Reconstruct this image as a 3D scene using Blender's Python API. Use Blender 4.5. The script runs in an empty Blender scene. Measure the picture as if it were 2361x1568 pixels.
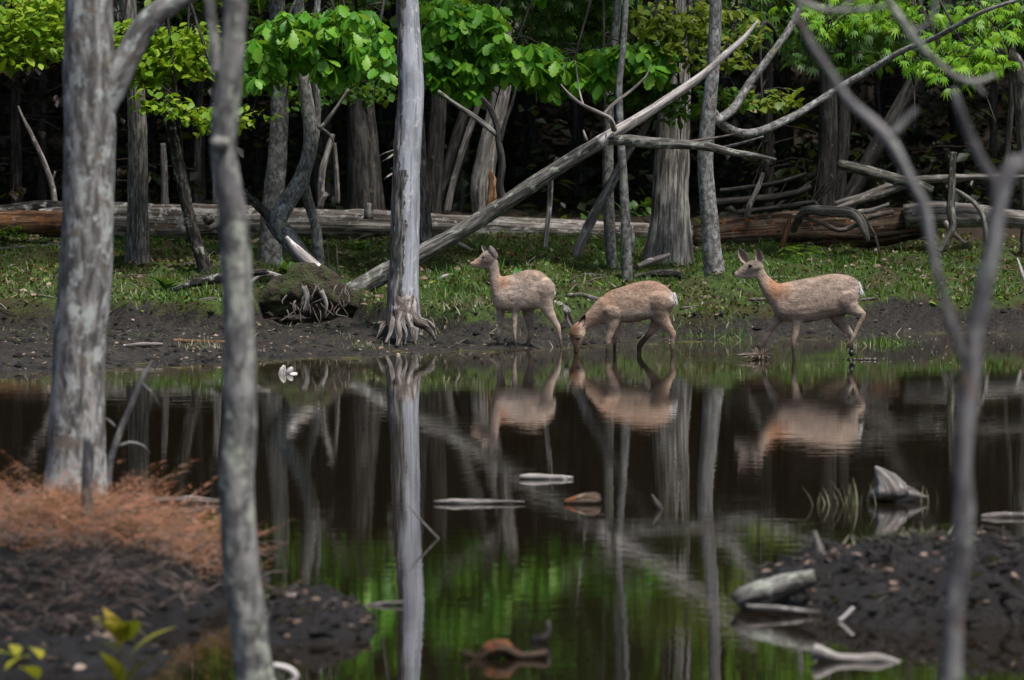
import bpy, bmesh, math, random
import numpy as np
from mathutils import Vector, Matrix, noise as mnoise
R = math.radians
sc = bpy.context.scene
C = sc.collection
random.seed(7); rng = np.random.default_rng(7)

# ------------------------------------------------------------------ camera, sky, sun, exposure
CAM_H, FPX, HZ = 2.5, 13116.0, 233.4            # camera height; focal length and horizon in a 2361 px wide view
PITCH = math.atan((784 - HZ) / FPX)
cd = bpy.data.cameras.new('camera'); cam = bpy.data.objects.new('camera', cd); C.objects.link(cam)
cam.location = (0, 0, CAM_H); cam.rotation_euler = (R(90) - PITCH, 0, 0)
cd.lens = 200; cd.sensor_width = 36; cd.clip_start = .5; cd.clip_end = 600
cd.dof.use_dof = True; cd.dof.focus_distance = 57.5; cd.dof.aperture_fstop = 4.5
sc.camera = cam
AZ, EL = R(44), R(65)
S = Vector((math.sin(AZ)*math.cos(EL), -math.cos(AZ)*math.cos(EL), math.sin(EL)))
wd = bpy.data.worlds.new('World'); sc.world = wd; wd.use_nodes = True
nt = wd.node_tree
sky = nt.nodes.new('ShaderNodeTexSky'); sky.sky_type = 'NISHITA'; sky.sun_disc = False
sky.sun_elevation = EL; sky.sun_rotation = math.atan2(S.x, S.y); sky.dust_density = 3.0; sky.air_density = 1.0
bg = nt.nodes['Background']; bg.inputs['Strength'].default_value = .075
nt.links.new(sky.outputs[0], bg.inputs['Color'])
sd = bpy.data.lights.new('sun', 'SUN'); sd.energy = 3.0; sd.angle = R(9); sd.color = (1, .955, .9)
sun = bpy.data.objects.new('sun', sd); C.objects.link(sun); sun.location = (8, -8, 20)
sun.rotation_euler = (-S).to_track_quat('-Z', 'Y').to_euler()
sc.view_settings.view_transform = 'Standard'; sc.view_settings.look = 'None'
sc.view_settings.gamma = 1; sc.view_settings.exposure = 0.70
sc.render.engine = 'CYCLES'
sc.cycles.max_bounces = 8; sc.cycles.diffuse_bounces = 3; sc.cycles.transmission_bounces = 4

# ------------------------------------------------------------------ view -> world helpers (every point gets a real distance)
ca, sa = math.cos(PITCH), math.sin(PITCH)
def V(vx, vy, Y):
    a, b = (vx - 1180.5) / FPX, -(vy - 784) / FPX
    dy, dz = ca + b*sa, -sa + b*ca
    t = Y / dy
    return Vector((a*t, Y, CAM_H + dz*t))
def proj(p):
    """world points (n,3) -> view coordinates"""
    x, y, z = p[:, 0], p[:, 1], p[:, 2] - CAM_H
    f = y*ca - z*sa; u = y*sa + z*ca
    return 1180.5 + FPX*x/f, 784 - FPX*u/f
def wY(vy): return FPX*CAM_H / (vy - HZ)         # distance of a point of the water seen at vy

# ------------------------------------------------------------------ numpy noise
def _h(i, j, s):
    n = (i*374761393 + j*668265263 + s*1442695041) & 0xffffffff
    n = ((n ^ (n >> 13)) * 1274126177) & 0xffffffff
    return ((n ^ (n >> 16)) & 0xffff) / 65535.0
def vn(x, y, s=0):
    x = np.asarray(x, float); y = np.asarray(y, float)
    i = np.floor(x).astype(np.int64); j = np.floor(y).astype(np.int64)
    u = x - i; v = y - j; u = u*u*(3-2*u); v = v*v*(3-2*v)
    return (_h(i, j, s)*(1-u) + _h(i+1, j, s)*u)*(1-v) + (_h(i, j+1, s)*(1-u) + _h(i+1, j+1, s)*u)*v
def fbm(x, y, s=0, o=3):
    a, t, r = 1., 0., 0.
    for k in range(o):
        r = r + a*(vn(x*2**k + 13.7*k, y*2**k + 7.1*k, s+k) - .5); t += a; a *= .55
    return r / t * 2
def sstep(a, b, x):
    t = np.clip((x-a)/(b-a), 0, 1); return t*t*(3-2*t)

# ------------------------------------------------------------------ terrain height
def _line(vs):
    Y = np.array([wY(v[1]) for v in vs]); X = np.array([(v[0]-1180.5) for v in vs]) * Y / FPX
    return X, Y
_sx, _sy = _line([(-400, 875), (0, 862), (300, 846), (580, 832), (800, 821), (930, 812), (1150, 803), (1310, 797), (1500, 790), (1700, 778), (2000, 768), (2361, 760), (2800, 755)])
_bvx = [(-300, 59.2), (250, 59.3), (540, 59.6), (640, 60.9), (800, 60.9), (880, 59.5), (1000, 58.9), (1130, 58.3), (1260, 58.4), (1400, 59.3), (1500, 59.9), (1700, 60.3), (1900, 61.0), (2100, 61.6), (2700, 62.0)]
_bx = np.array([(a-1180.5)*b/FPX for a, b in _bvx]); _by = np.array([b for a, b in _bvx])
MOUNDS = [(-1.25, 58.3, .36, .14), (-.35, 58.5, .5, .06), (.45, 58.6, .45, .06), (2.3, 61.6, .8, .05), (4.3, 63.2, .8, .08), (-2.4, 64.5, .6, .08), (1.9, 66, .7, .06)]
_mr = random.Random(5)
for _i in range(70):
    _Y = _mr.uniform(59.8, 70); MOUNDS.append((_mr.uniform(-.092, .092)*_Y, _Y, _mr.uniform(.14, .42), _mr.choice((1, 1, -1))*_mr.uniform(.06, .15)))
def terr(X, Y):
    X = np.asarray(X, float); Y = np.asarray(Y, float)
    Ys = np.interp(X, _sx, _sy) + .9*fbm(X*.8, Y*.8, 3) ; Yb = np.interp(X, _bx, _by) + 1.0*fbm(X*.9, Y*.5, 5)
    s = Y - Ys
    z = np.where(s < 0, np.maximum(.045*s, -.7), .042*np.clip(s, 0, 3.2))
    t = Y - Yb
    bank = sstep(0, .32, t)
    z = z + .26*bank + np.clip(t/(72-58), 0, 1)*.36*bank
    z = z + bank*(sstep(0, 3, t)*.10*fbm(X*.9, Y*.7, 11) + sstep(.2, 1.5, t)*.12*fbm(X*2.4, Y*1.7, 12) + .035*fbm(X*8, Y*6, 13, 2))
    for mx, my, mr, mh in MOUNDS: z = z + mh*np.exp(-(((X-mx)/mr)**2 + ((Y-my)/(mr*1.2))**2)**1.6)
    z = z + np.clip(Y-72, 0, 30)*.022 + np.power(np.clip((Y-96)/44, 0, 2), 1.4)*15*np.where(Y > 96, 1, 0)
    mud = sstep(-.8, .4, s)*(1-bank*.6)*(Y < 80)
    z = z + mud*(.055*fbm(X*2.5, Y*1.8, 21) + .045*fbm(X*9, Y*6.5, 22, 3))
    near = sstep(13, 5, Y); z = z*(1-near) + near*.9
    side = sstep(15, 24, np.abs(X))*(Y < 58); z = np.maximum(z, z*(1-side) + side*.5)
    return z
def moss_mask(X, Y):
    Yb = np.interp(X, _bx, _by) + 1.0*fbm(X*.9, Y*.5, 5)
    t = Y - Yb
    return np.clip(sstep(-.1, .5, t)*1.0 + .25*(fbm(X*1.2, Y*1.2, 31))*sstep(-1.5, .2, t), 0, 1)
# islands (near): (centre view x, centre Y, half width X, half depth Y, height)
ISL = [(-2.55, 29.2, 1.35, 3.5, .27, 41), (-.98, 26.9, .34, .8, .13, 42), (2.35, 28.5, 1.22, 1.75, .23, 43), (-2.15, 25.3, .7, .9, .09, 44)]
def isl(k, X, Y):
    cx, cy, hx, hy, h, s = ISL[k]
    X = np.asarray(X, float); Y = np.asarray(Y, float)
    r = np.sqrt(((X-cx)/hx)**2 + ((Y-cy)/hy)**2) + .22*fbm(X*2.2, Y*1.3, s)
    z = h*sstep(1.05, .45, r) + (.20*h+.02)*fbm(X*4, Y*2.6, s+3) + .045*fbm(X*13, Y*9, s+5, 3)
    return z - .10*sstep(.85, 1.1, r)
def gz(X, Y):
    z = terr(X, Y)
    for k in range(len(ISL)):
        cx, cy, hx, hy, h, s = ISL[k]
        if np.ndim(X) == 0 and (abs(X-cx) > hx*1.4 or abs(Y-cy) > hy*1.4): continue
        z = np.maximum(z, isl(k, X, Y))
    return z
def gpt(X, Y): return Vector((X, Y, float(gz(X, Y))))
def hit(vx, vy, y0=20., y1=120.):
    Ys = np.arange(y0, y1, .04)
    a, b = (vx-1180.5)/FPX, -(vy-784)/FPX
    t = Ys/(ca+b*sa); X = a*t; Z = CAM_H + (-sa+b*ca)*t
    g = gz(X, Ys); k = np.nonzero(Z <= np.maximum(g, 0))[0]
    return float(Ys[k[0]]) if len(k) else y1

# ------------------------------------------------------------------ materials
def new_mat(name):
    m = bpy.data.materials.new(name); m.use_nodes = True
    n = m.node_tree; b = n.nodes['Principled BSDF']
    return m, n, b
def nd(n, t, **kw):
    x = n.nodes.new(t)
    for k, v in kw.items():
        if hasattr(x, k): setattr(x, k, v)
        else: x.inputs[k.replace('_', ' ')].default_value = v
    return x
def attr(n, name):
    a = n.nodes.new('ShaderNodeAttribute'); a.attribute_name = name; return a
def mapping(n, vec, scale):
    m = n.nodes.new('ShaderNodeMapping'); m.inputs['Scale'].default_value = scale
    n.links.new(vec, m.inputs['Vector']); return m.outputs[0]
def noise(n, vec, scale, detail=4, rough=.55, dist=0):
    x = n.nodes.new('ShaderNodeTexNoise'); x.inputs['Scale'].default_value = scale
    x.inputs['Detail'].default_value = detail; x.inputs['Roughness'].default_value = rough; x.inputs['Distortion'].default_value = dist
    n.links.new(vec, x.inputs['Vector']); return x.outputs['Fac']
def ramp(n, fac, stops):
    x = n.nodes.new('ShaderNodeValToRGB'); e = x.color_ramp.elements
    while len(e) < len(stops): e.new(.5)
    for i, (p, c) in enumerate(stops):
        e[i].position = p; e[i].color = (*c, 1) if not isinstance(c, (int, float)) else (c, c, c, 1)
    n.links.new(fac, x.inputs[0]); return x.outputs[0]
def mix(n, fac, a, b, mode='MIX'):
    x = n.nodes.new('ShaderNodeMix'); x.data_type = 'RGBA'; x.blend_type = mode
    for sock, v in ((0, fac), (6, a), (7, b)):
        if isinstance(v, (int, float)): x.inputs[sock].default_value = v if sock == 0 else (v, v, v, 1)
        elif isinstance(v, tuple): x.inputs[sock].default_value = (*v, 1)
        else: n.links.new(v, x.inputs[sock])
    return x.outputs[2]
def bump(n, b, h, dist, strength=1.0, prev=None):
    x = n.nodes.new('ShaderNodeBump'); x.inputs['Distance'].default_value = dist; x.inputs['Strength'].default_value = strength
    n.links.new(h, x.inputs['Height']); n.links.new(x.outputs[0], b.inputs['Normal']); return x

MAT = {}
def bark(name, dark, light, spot=(.5, .52, .48), spot_lo=.60, spot2=(.2, .2, .12), s2_lo=.68, fine=55, stretch=.16, bd=.012, rough=.88):
    m, n, b = new_mat(name); v = attr(n, 'bk').outputs['Vector']
    mv = mapping(n, v, (1, 1, stretch))
    f = noise(n, mv, fine, 6, .68, .4)
    dk = tuple(c*.45 for c in dark)
    col = ramp(n, f, [(.36, dk), (.47, dark), (.58, light)])
    lo = noise(n, mapping(n, v, (1, 1, .5)), 5, 4, .65)
    col = mix(n, ramp(n, lo, [(.44, .0), (.60, .75)]), col, mix(n, .6, col, dk))
    sp = noise(n, mapping(n, v, (1, 1, .6)), 13, 5, .7)
    col = mix(n, ramp(n, sp, [(spot_lo-.04, 0.), (spot_lo+.05, .9)]), col, spot)
    s2 = noise(n, v, 8.3, 4, .65, .4)
    col = mix(n, ramp(n, s2, [(s2_lo-.06, 0.), (s2_lo+.03, .85)]), col, spot2)
    n.links.new(col, b.inputs['Base Color']); b.inputs['Roughness'].default_value = rough; b.inputs['Specular IOR Level'].default_value = .25
    bump(n, b, f, bd, 1.0)
    MAT[name] = m
bark('near_bark', (.13, .125, .12), (.32, .31, .30), (.42, .45, .43), .56, (.16, .13, .10), .62, 26, .22, .012)
bark('near_bark_pale', (.13, .128, .122), (.31, .30, .285), (.37, .39, .32), .56, (.12, .11, .12), .60, 22, .35, .010)
bark('branch_bark', (.10, .095, .097), (.24, .235, .238), (.28, .30, .26), .60, (.20, .12, .09), .67, 18, .3, .006)
bark('grey_bark', (.10, .093, .085), (.30, .28, .265), (.42, .45, .43), .64, (.15, .14, .07), .70, 42, .12, .02)
bark('ridged_bark', (.13, .12, .113), (.44, .415, .39), (.36, .39, .36), .66, (.20, .17, .12), .74, 34, .07, .03)
bark('smooth_bark', (.12, .118, .115), (.27, .265, .255), (.38, .41, .40), .60, (.24, .22, .10), .66, 30, .5, .01)
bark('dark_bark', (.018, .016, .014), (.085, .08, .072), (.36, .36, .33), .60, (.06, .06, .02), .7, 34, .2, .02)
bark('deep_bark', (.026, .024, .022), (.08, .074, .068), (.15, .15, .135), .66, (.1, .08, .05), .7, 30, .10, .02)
bark('dead_wood', (.13, .115, .105), (.34, .315, .295), (.46, .44, .42), .60, (.25, .17, .11), .74, 40, .06, .010)
bark('log_wood', (.11, .092, .075), (.40, .375, .345), (.55, .53, .50), .58, (.17, .10, .055), .66, 22, .045, .025)
bark('rotten_wood', (.035, .02, .012), (.21, .155, .115), (.33, .29, .25), .63, (.20, .075, .03), .60, 22, .05, .03)
bark('bare_wood', (.36, .375, .41), (.45, .47, .51), (.56, .575, .61), .60, (.40, .30, .23), .72, 34, .035, .006, .7)
bark('pale_wood', (.36, .325, .30), (.66, .62, .59), (.72, .69, .67), .60, (.40, .33, .27), .72, 40, .06, .008)
bark('root_wood', (.11, .095, .085), (.33, .295, .275), (.44, .41, .39), .60, (.06, .045, .035), .56, 30, .12, .015)
bark('lichen_bark', (.075, .07, .063), (.24, .23, .21), (.36, .39, .33), .60, (.10, .095, .08), .66, 38, .10, .02)
bark('wet_wood', (.02, .017, .015), (.10, .085, .07), (.16, .14, .12), .66, (.06, .04, .02), .7, 30, .1, .01, .45)
bark('orange_rot', (.10, .05, .025), (.34, .19, .10), (.45, .33, .24), .62, (.2, .08, .03), .6, 30, .06, .01)
bark('twig_wood', (.09, .07, .06), (.22, .19, .17), (.38, .36, .32), .66, (.2, .12, .08), .7, 40, .2, .004)

def leaf_mat(name, c1, c2, c3, trans=.38):
    m, n, b = new_mat(name)
    g = n.nodes.new('ShaderNodeNewGeometry'); oi = n.nodes.new('ShaderNodeObjectInfo')
    a = nd(n, 'ShaderNodeMath', operation='ADD'); n.links.new(g.outputs['Random Per Island'], a.inputs[0]); n.links.new(oi.outputs['Random'], a.inputs[1])
    fr = nd(n, 'ShaderNodeMath', operation='FRACT'); n.links.new(a.outputs[0], fr.inputs[0])
    col = ramp(n, fr.outputs[0], [(0, c1), (.55, c2), (1, c3)])
    n.links.new(col, b.inputs['Base Color']); b.inputs['Roughness'].default_value = .45; b.inputs['Specular IOR Level'].default_value = .35
    tr = n.nodes.new('ShaderNodeBsdfTranslucent'); n.links.new(mix(n, .5, col, (.26, .36, .02), 'MIX'), tr.inputs['Color'])
    ms = n.nodes.new('ShaderNodeMixShader'); ms.inputs[0].default_value = trans
    out = n.nodes['Material Output']
    n.links.new(b.outputs[0], ms.inputs[1]); n.links.new(tr.outputs[0], ms.inputs[2]); n.links.new(ms.outputs[0], out.inputs['Surface'])
    MAT[name] = m
leaf_mat('oak_leaf', (.04, .17, .012), (.11, .34, .022), (.24, .48, .05), .45)
leaf_mat('beech_leaf', (.12, .26, .012), (.22, .38, .02), (.36, .46, .04), .45)
leaf_mat('olive_leaf', (.09, .15, .015), (.15, .21, .02), (.24, .26, .05))
leaf_mat('maple_leaf', (.09, .26, .015), (.18, .40, .025), (.28, .50, .045), .45)
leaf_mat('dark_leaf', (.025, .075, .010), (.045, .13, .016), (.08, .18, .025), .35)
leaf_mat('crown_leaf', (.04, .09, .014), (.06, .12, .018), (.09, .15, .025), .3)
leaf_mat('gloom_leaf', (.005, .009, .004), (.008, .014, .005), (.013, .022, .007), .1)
leaf_mat('grass', (.035, .09, .012), (.06, .14, .018), (.13, .18, .035), .25)
leaf_mat('dry_grass', (.11, .11, .06), (.20, .19, .12), (.30, .28, .19), .2)
leaf_mat('moss_tuft', (.03, .055, .008), (.06, .10, .012), (.11, .11, .018), .1)
leaf_mat('litter_moss', (.035, .022, .010), (.08, .045, .016), (.15, .075, .02), .1)
leaf_mat('lush_grass', (.03, .10, .010), (.05, .16, .016), (.09, .22, .03), .3)
leaf_mat('herb', (.035, .12, .02), (.055, .17, .03), (.09, .23, .04), .3)
leaf_mat('bright_herb', (.10, .22, .02), (.16, .30, .03), (.24, .34, .04), .3)
leaf_mat('yellow_leaf', (.22, .24, .02), (.34, .31, .02), (.40, .28, .04), .3)
leaf_mat('red_needle', (.22, .085, .045), (.33, .135, .07), (.36, .21, .14), .15)
leaf_mat('brown_needle', (.10, .06, .045), (.17, .11, .085), (.26, .19, .16), .1)
leaf_mat('litter', (.10, .065, .045), (.19, .13, .095), (.31, .23, .18), .1)
leaf_mat('dull_needle', (.010, .006, .004), (.018, .010, .007), (.028, .016, .010), .1)

def plain(name, col, rough=.6, spec=.4):
    m, n, b = new_mat(name)
    g = n.nodes.new('ShaderNodeTexCoord'); f = noise(n, g.outputs['Object'], 60, 3)
    n.links.new(ramp(n, f, [(.3, tuple(c*.7 for c in col)), (.7, col)]), b.inputs['Base Color'])
    b.inputs['Roughness'].default_value = rough; b.inputs['Specular IOR Level'].default_value = spec
    MAT[name] = m
plain('eye_black', (.008, .006, .005), .12, .6)
plain('nose_black', (.02, .018, .018), .4)
plain('wet_mud', (.045, .033, .025), .25, .5)
plain('foam', (.26, .26, .23), .3)

# ground
m, n, b = new_mat('bank_ground'); MAT['ground'] = m
tc = n.nodes.new('ShaderNodeTexCoord'); p = tc.outputs['Object']
f1 = noise(n, p, 9, 6, .62); f2 = noise(n, p, 46, 4, .65); f3 = noise(n, p, 1.7, 3)
mud = mix(n, ramp(n, f2, [(.35, 0.), (.68, 1.)]), (.008, .007, .006), (.044, .037, .032))
mud = mix(n, ramp(n, f1, [(.48, 0.), (.62, .7)]), mud, (.060, .049, .038))
mosc = mix(n, ramp(n, f1, [(.35, 0.), (.66, 1.)]), (.020, .036, .007), (.070, .12, .014))
mosc = mix(n, ramp(n, f3, [(.47, 0.), (.60, .8)]), mosc, (.05, .034, .014))
mosc = mix(n, ramp(n, f2, [(.50, 0.), (.75, .5)]), mosc, (.028, .022, .014))
am = attr(n, 'moss').outputs['Fac']
md = nd(n, 'ShaderNodeMath', operation='ADD'); n.links.new(am, md.inputs[0])
ma = nd(n, 'ShaderNodeMath', operation='MULTIPLY_ADD'); n.links.new(f1, ma.inputs[0]); ma.inputs[1].default_value = .9; ma.inputs[2].default_value = -.45
n.links.new(ma.outputs[0], md.inputs[1])
col = mix(n, ramp(n, md.outputs[0], [(.38, 0.), (.6, 1.)]), mud, mosc)
lit = mix(n, ramp(n, f2, [(.4, 0.), (.6, 1.)]), (.018, .012, .008), (.055, .036, .024))
col = mix(n, attr(n, 'litter').outputs['Fac'], col, lit)
n.links.new(col, b.inputs['Base Color'])
rg = ramp(n, attr(n, 'wet').outputs['Fac'], [(0, .9), (1, .38)]); n.links.new(rg, b.inputs['Roughness'])
b.inputs['Specular IOR Level'].default_value = .35
hb = nd(n, 'ShaderNodeMath', operation='ADD'); n.links.new(f1, hb.inputs[0]); n.links.new(f2, hb.inputs[1])
bump(n, b, hb.outputs[0], .035, 1.0)

m, n, b = new_mat('island_mud'); MAT['island'] = m
tc = n.nodes.new('ShaderNodeTexCoord'); p = tc.outputs['Object']
f1 = noise(n, p, 12, 6, .62); f2 = noise(n, p, 60, 4, .65)
mud = mix(n, ramp(n, f2, [(.35, 0.), (.68, 1.)]), (.005, .004, .0035), (.032, .025, .020))
mud = mix(n, ramp(n, f1, [(.48, 0.), (.62, .6)]), mud, (.042, .032, .024))
n.links.new(mud, b.inputs['Base Color']); b.inputs['Roughness'].default_value = .6
hb = nd(n, 'ShaderNodeMath', operation='ADD'); n.links.new(f1, hb.inputs[0]); n.links.new(f2, hb.inputs[1])
bump(n, b, hb.outputs[0], .07, 1.0)

m, n, b = new_mat('root_soil'); MAT['soil'] = m
tc = n.nodes.new('ShaderNodeTexCoord'); p = tc.outputs['Object']
f1 = noise(n, p, 7, 5, .65); f2 = noise(n, p, 40, 4, .65)
cs = mix(n, ramp(n, f2, [(.38, 0.), (.62, 1.)]), (.012, .009, .006), (.075, .056, .036))
cs = mix(n, ramp(n, f1, [(.46, 0.), (.56, .9)]), cs, (.055, .075, .018))
n.links.new(cs, b.inputs['Base Color']); b.inputs['Roughness'].default_value = .9
bump(n, b, f2, .05, 1.0)

# water
m, n, b = new_mat('pond_water'); MAT['water'] = m
tc = n.nodes.new('ShaderNodeTexCoord'); p = tc.outputs['Object']
sh = attr(n, 'shore').outputs['Fac']
fa = noise(n, mapping(n, p, (1, .55, 1)), 2.3, 6, .7); fb = noise(n, mapping(n, p, (1, 2.5, 1)), 9, 4, .65)
fs = nd(n, 'ShaderNodeMath', operation='ADD'); n.links.new(fa, fs.inputs[0]); n.links.new(fb, fs.inputs[1])
fm = nd(n, 'ShaderNodeMath', operation='MULTIPLY_ADD'); n.links.new(sh, fm.inputs[0]); fm.inputs[1].default_value = .75; n.links.new(fs.outputs[0], fm.inputs[2])
scum = ramp(n, fm.outputs[0], [(.83, 0.), (.90, .75)])     # olive film on the shallows
sc_fac = ramp(n, fm.outputs[0], [(.80, 0.), (1.0, 1.)])
col = mix(n, sh, (.013, .009, .005), (.045, .035, .019))
film = nd(n, 'ShaderNodeMath', operation='GREATER_THAN'); n.links.new(fm.outputs[0], film.inputs[0]); film.inputs[1].default_value = 1.84
ff = nd(n, 'ShaderNodeMath', operation='MULTIPLY'); n.links.new(film.outputs[0], ff.inputs[0]); ff.inputs[1].default_value = .8
col = mix(n, ff.outputs[0], col, (.12, .115, .035))
n.links.new(col, b.inputs['Base Color']); b.inputs['IOR'].default_value = 1.33
rr = nd(n, 'ShaderNodeMath', operation='MULTIPLY_ADD'); n.links.new(ff.outputs[0], rr.inputs[0]); rr.inputs[1].default_value = .5; rr.inputs[2].default_value = .025
n.links.new(rr.outputs[0], b.inputs['Roughness'])
w1 = noise(n, mapping(n, p, (1, 1.6, 1)), 3.2, 2, .5); w2 = noise(n, p, 14, 2, .5); wl = noise(n, p, .35, 2)
wa = nd(n, 'ShaderNodeMath', operation='MULTIPLY_ADD'); n.links.new(w2, wa.inputs[0]); wa.inputs[1].default_value = .22; n.links.new(w1, wa.inputs[2])
wm = nd(n, 'ShaderNodeMath', operation='MULTIPLY'); n.links.new(wa.outputs[0], wm.inputs[0]); n.links.new(ramp(n, wl, [(.35, .25), (.65, 1.)]), wm.inputs[1])
hsum = wm.outputs[0]
for rp_, am_ in (((1.93, 55.05, 0), .9), ((.585, 56.35, 0), .5), ((2.95, 54.95, 0), .5), ((1.10, 56.3, 0), .25)):     # rings round feet and muzzle
    dn = nd(n, 'ShaderNodeVectorMath', operation='DISTANCE'); n.links.new(p, dn.inputs[0]); dn.inputs[1].default_value = rp_
    m1 = nd(n, 'ShaderNodeMath', operation='MULTIPLY'); n.links.new(dn.outputs['Value'], m1.inputs[0]); m1.inputs[1].default_value = 42.
    s1 = nd(n, 'ShaderNodeMath', operation='SINE'); n.links.new(m1.outputs[0], s1.inputs[0])
    m2_ = nd(n, 'ShaderNodeMath', operation='MULTIPLY'); n.links.new(dn.outputs['Value'], m2_.inputs[0]); m2_.inputs[1].default_value = -2.6
    e1 = nd(n, 'ShaderNodeMath', operation='EXPONENT'); n.links.new(m2_.outputs[0], e1.inputs[0])
    m3_ = nd(n, 'ShaderNodeMath', operation='MULTIPLY'); n.links.new(s1.outputs[0], m3_.inputs[0]); n.links.new(e1.outputs[0], m3_.inputs[1])
    m4_ = nd(n, 'ShaderNodeMath', operation='MULTIPLY_ADD'); n.links.new(m3_.outputs[0], m4_.inputs[0]); m4_.inputs[1].default_value = am_; n.links.new(hsum, m4_.inputs[2]); hsum = m4_.outputs[0]
bump(n, b, hsum, .0010, 1.0)

# deer coat
m, n, b = new_mat('deer_coat'); MAT['coat'] = m
col = attr(n, 'col').outputs['Color']
tc = n.nodes.new('ShaderNodeTexCoord'); f = noise(n, mapping(n, tc.outputs['Object'], (1, 1, 2.6)), 34, 4, .65)
col = mix(n, ramp(n, f, [(.35, .30), (.55, 0.)]), col, mix(n, .55, col, (.07, .05, .04)))
n.links.new(col, b.inputs['Base Color']); b.inputs['Roughness'].default_value = .8; b.inputs['Specular IOR Level'].default_value = .15
bump(n, b, f, .012, .8)
m, n, b = new_mat('deer_fur'); MAT['fur'] = m
n.links.new(attr(n, 'col').outputs['Color'], b.inputs['Base Color']); b.inputs['Roughness'].default_value = .7; b.inputs['Specular IOR Level'].default_value = .15

# ------------------------------------------------------------------ mesh building
class MB:
    def __init__(s): s.v = []; s.f = []; s.bk = []; s.n = 0; s.col = []
    def add(s, v, f, bk=None):
        o = s.n; s.v.extend(v); s.f.extend([tuple(i+o for i in q) for q in f]); s.n += len(v)
        s.bk.extend(bk if bk is not None else [tuple(q) for q in v])
    def build(s, name, mat, parent=None, org=None, smooth=True):
        org = Vector(org) if org is not None else Vector((0, 0, 0))
        me = bpy.data.meshes.new(name)
        me.from_pydata([(q[0]-org.x, q[1]-org.y, q[2]-org.z) for q in s.v], [], s.f)
        if s.bk:
            a = me.attributes.new('bk', 'FLOAT_VECTOR', 'POINT'); a.data.foreach_set('vector', np.array(s.bk, dtype=np.float32).ravel())
        me.polygons.foreach_set('use_smooth', [smooth]*len(me.polygons))
        me.materials.append(MAT[mat]); me.update()
        o = bpy.data.objects.new(name, me); C.objects.link(o)
        if parent is not None: o.parent = parent
        else: o.location = org
        return o
def tag(o, label=None, cat=None, group=None, kind=None):
    if label: o['label'] = label
    if cat: o['category'] = cat
    if group: o['group'] = group
    if kind: o['kind'] = kind
    return o
def empty(name, loc):
    o = bpy.data.objects.new(name, None); C.objects.link(o); o.location = loc; o.empty_display_size = .1; return o
def catmull(P, step):
    """P: list of (Vector, r) -> resampled list"""
    out = []
    n = len(P)
    for i in range(n-1):
        p0, p1, p2, p3 = (np.array([*P[max(0, i-1)][0], P[max(0, i-1)][1]]), np.array([*P[i][0], P[i][1]]),
                          np.array([*P[i+1][0], P[i+1][1]]), np.array([*P[min(n-1, i+2)][0], P[min(n-1, i+2)][1]]))
        k = max(1, int(np.linalg.norm(p2[:3]-p1[:3])/step))
        for j in range(k):
            t = j/k
            q = .5*((2*p1) + (-p0+p2)*t + (2*p0-5*p1+4*p2-p3)*t*t + (-p0+3*p1-3*p2+p3)*t**3)
            q[3] = max(q[3], min(p1[3], p2[3])*.8)
            out.append(q)
    out.append(np.array([*P[-1][0], P[-1][1]]))
    return out
def tube(mb, P, sides=10, step=.06, rough=.08, seed=None, lat=1.0, freq=3.0, ridge=0, keep=None, flat=None):
    """tapered, uneven limb along P = [(Vector, radius)...]; keep(angle, along) cuts away faces"""
    seed = random.uniform(0, 900) if seed is None else seed
    pts = catmull(P, step)
    v, bk, rings = [], [], []
    L = 0; prev = None; nrm = None; r0 = max(.02, sum(q[3] for q in pts)/len(pts))
    for i, q in enumerate(pts):
        c = Vector(q[:3])
        a = Vector(pts[max(0, i-1)][:3]); b2 = Vector(pts[min(len(pts)-1, i+1)][:3])
        t = (b2-a); t = t.normalized() if t.length > 1e-9 else Vector((0, 0, 1))
        if nrm is None:
            ref = Vector((0, -1, 0)) if abs(t.y) < .8 else Vector((1, 0, 0))
            nrm = (ref - t*ref.dot(t)).normalized()
        else:
            nrm = (nrm - t*nrm.dot(t)).normalized()
        bn = t.cross(nrm)
        if prev is not None: L += (c-prev).length
        prev = c
        for s in range(sides):
            an = 2*math.pi*s/sides
            ca_, sa_ = math.cos(an), math.sin(an)
            k = 1 + rough*mnoise.noise(Vector((ca_*1.3+seed, sa_*1.3, L*freq))) + rough*.5*mnoise.noise(Vector((ca_*3+seed, sa_*3+9, L*freq*3)))
            if ridge: k += ridge*mnoise.noise(Vector((ca_*7+seed, sa_*7, L*.8)))
            p = c + (nrm*ca_*lat + bn*sa_)*q[3]*k
            v.append((p.x, p.y, p.z)); bk.append((ca_*r0+seed, sa_*r0, L))
    f = []
    nr = len(pts)
    for i in range(nr-1):
        for s in range(sides):
            if keep is not None and not keep(2*math.pi*(s+.5)/sides, i/(nr-1)): continue
            s2 = (s+1) % sides
            f.append((i*sides+s, i*sides+s2, (i+1)*sides+s2, (i+1)*sides+s))
    if keep is None:
        f.append(tuple(range(sides-1, -1, -1))); f.append(tuple((nr-1)*sides+s for s in range(sides)))
    mb.add(v, f, bk)
    return pts

def vpath(Y, pts):
    """[(vx,vy,r_px[,dY])...] at distance Y -> [(Vector, r)]"""
    out = []
    for q in pts:
        yy = Y + (q[3] if len(q) > 3 else 0)
        out.append((V(q[0], q[1], yy), q[2]*yy/FPX))
    return out

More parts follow.
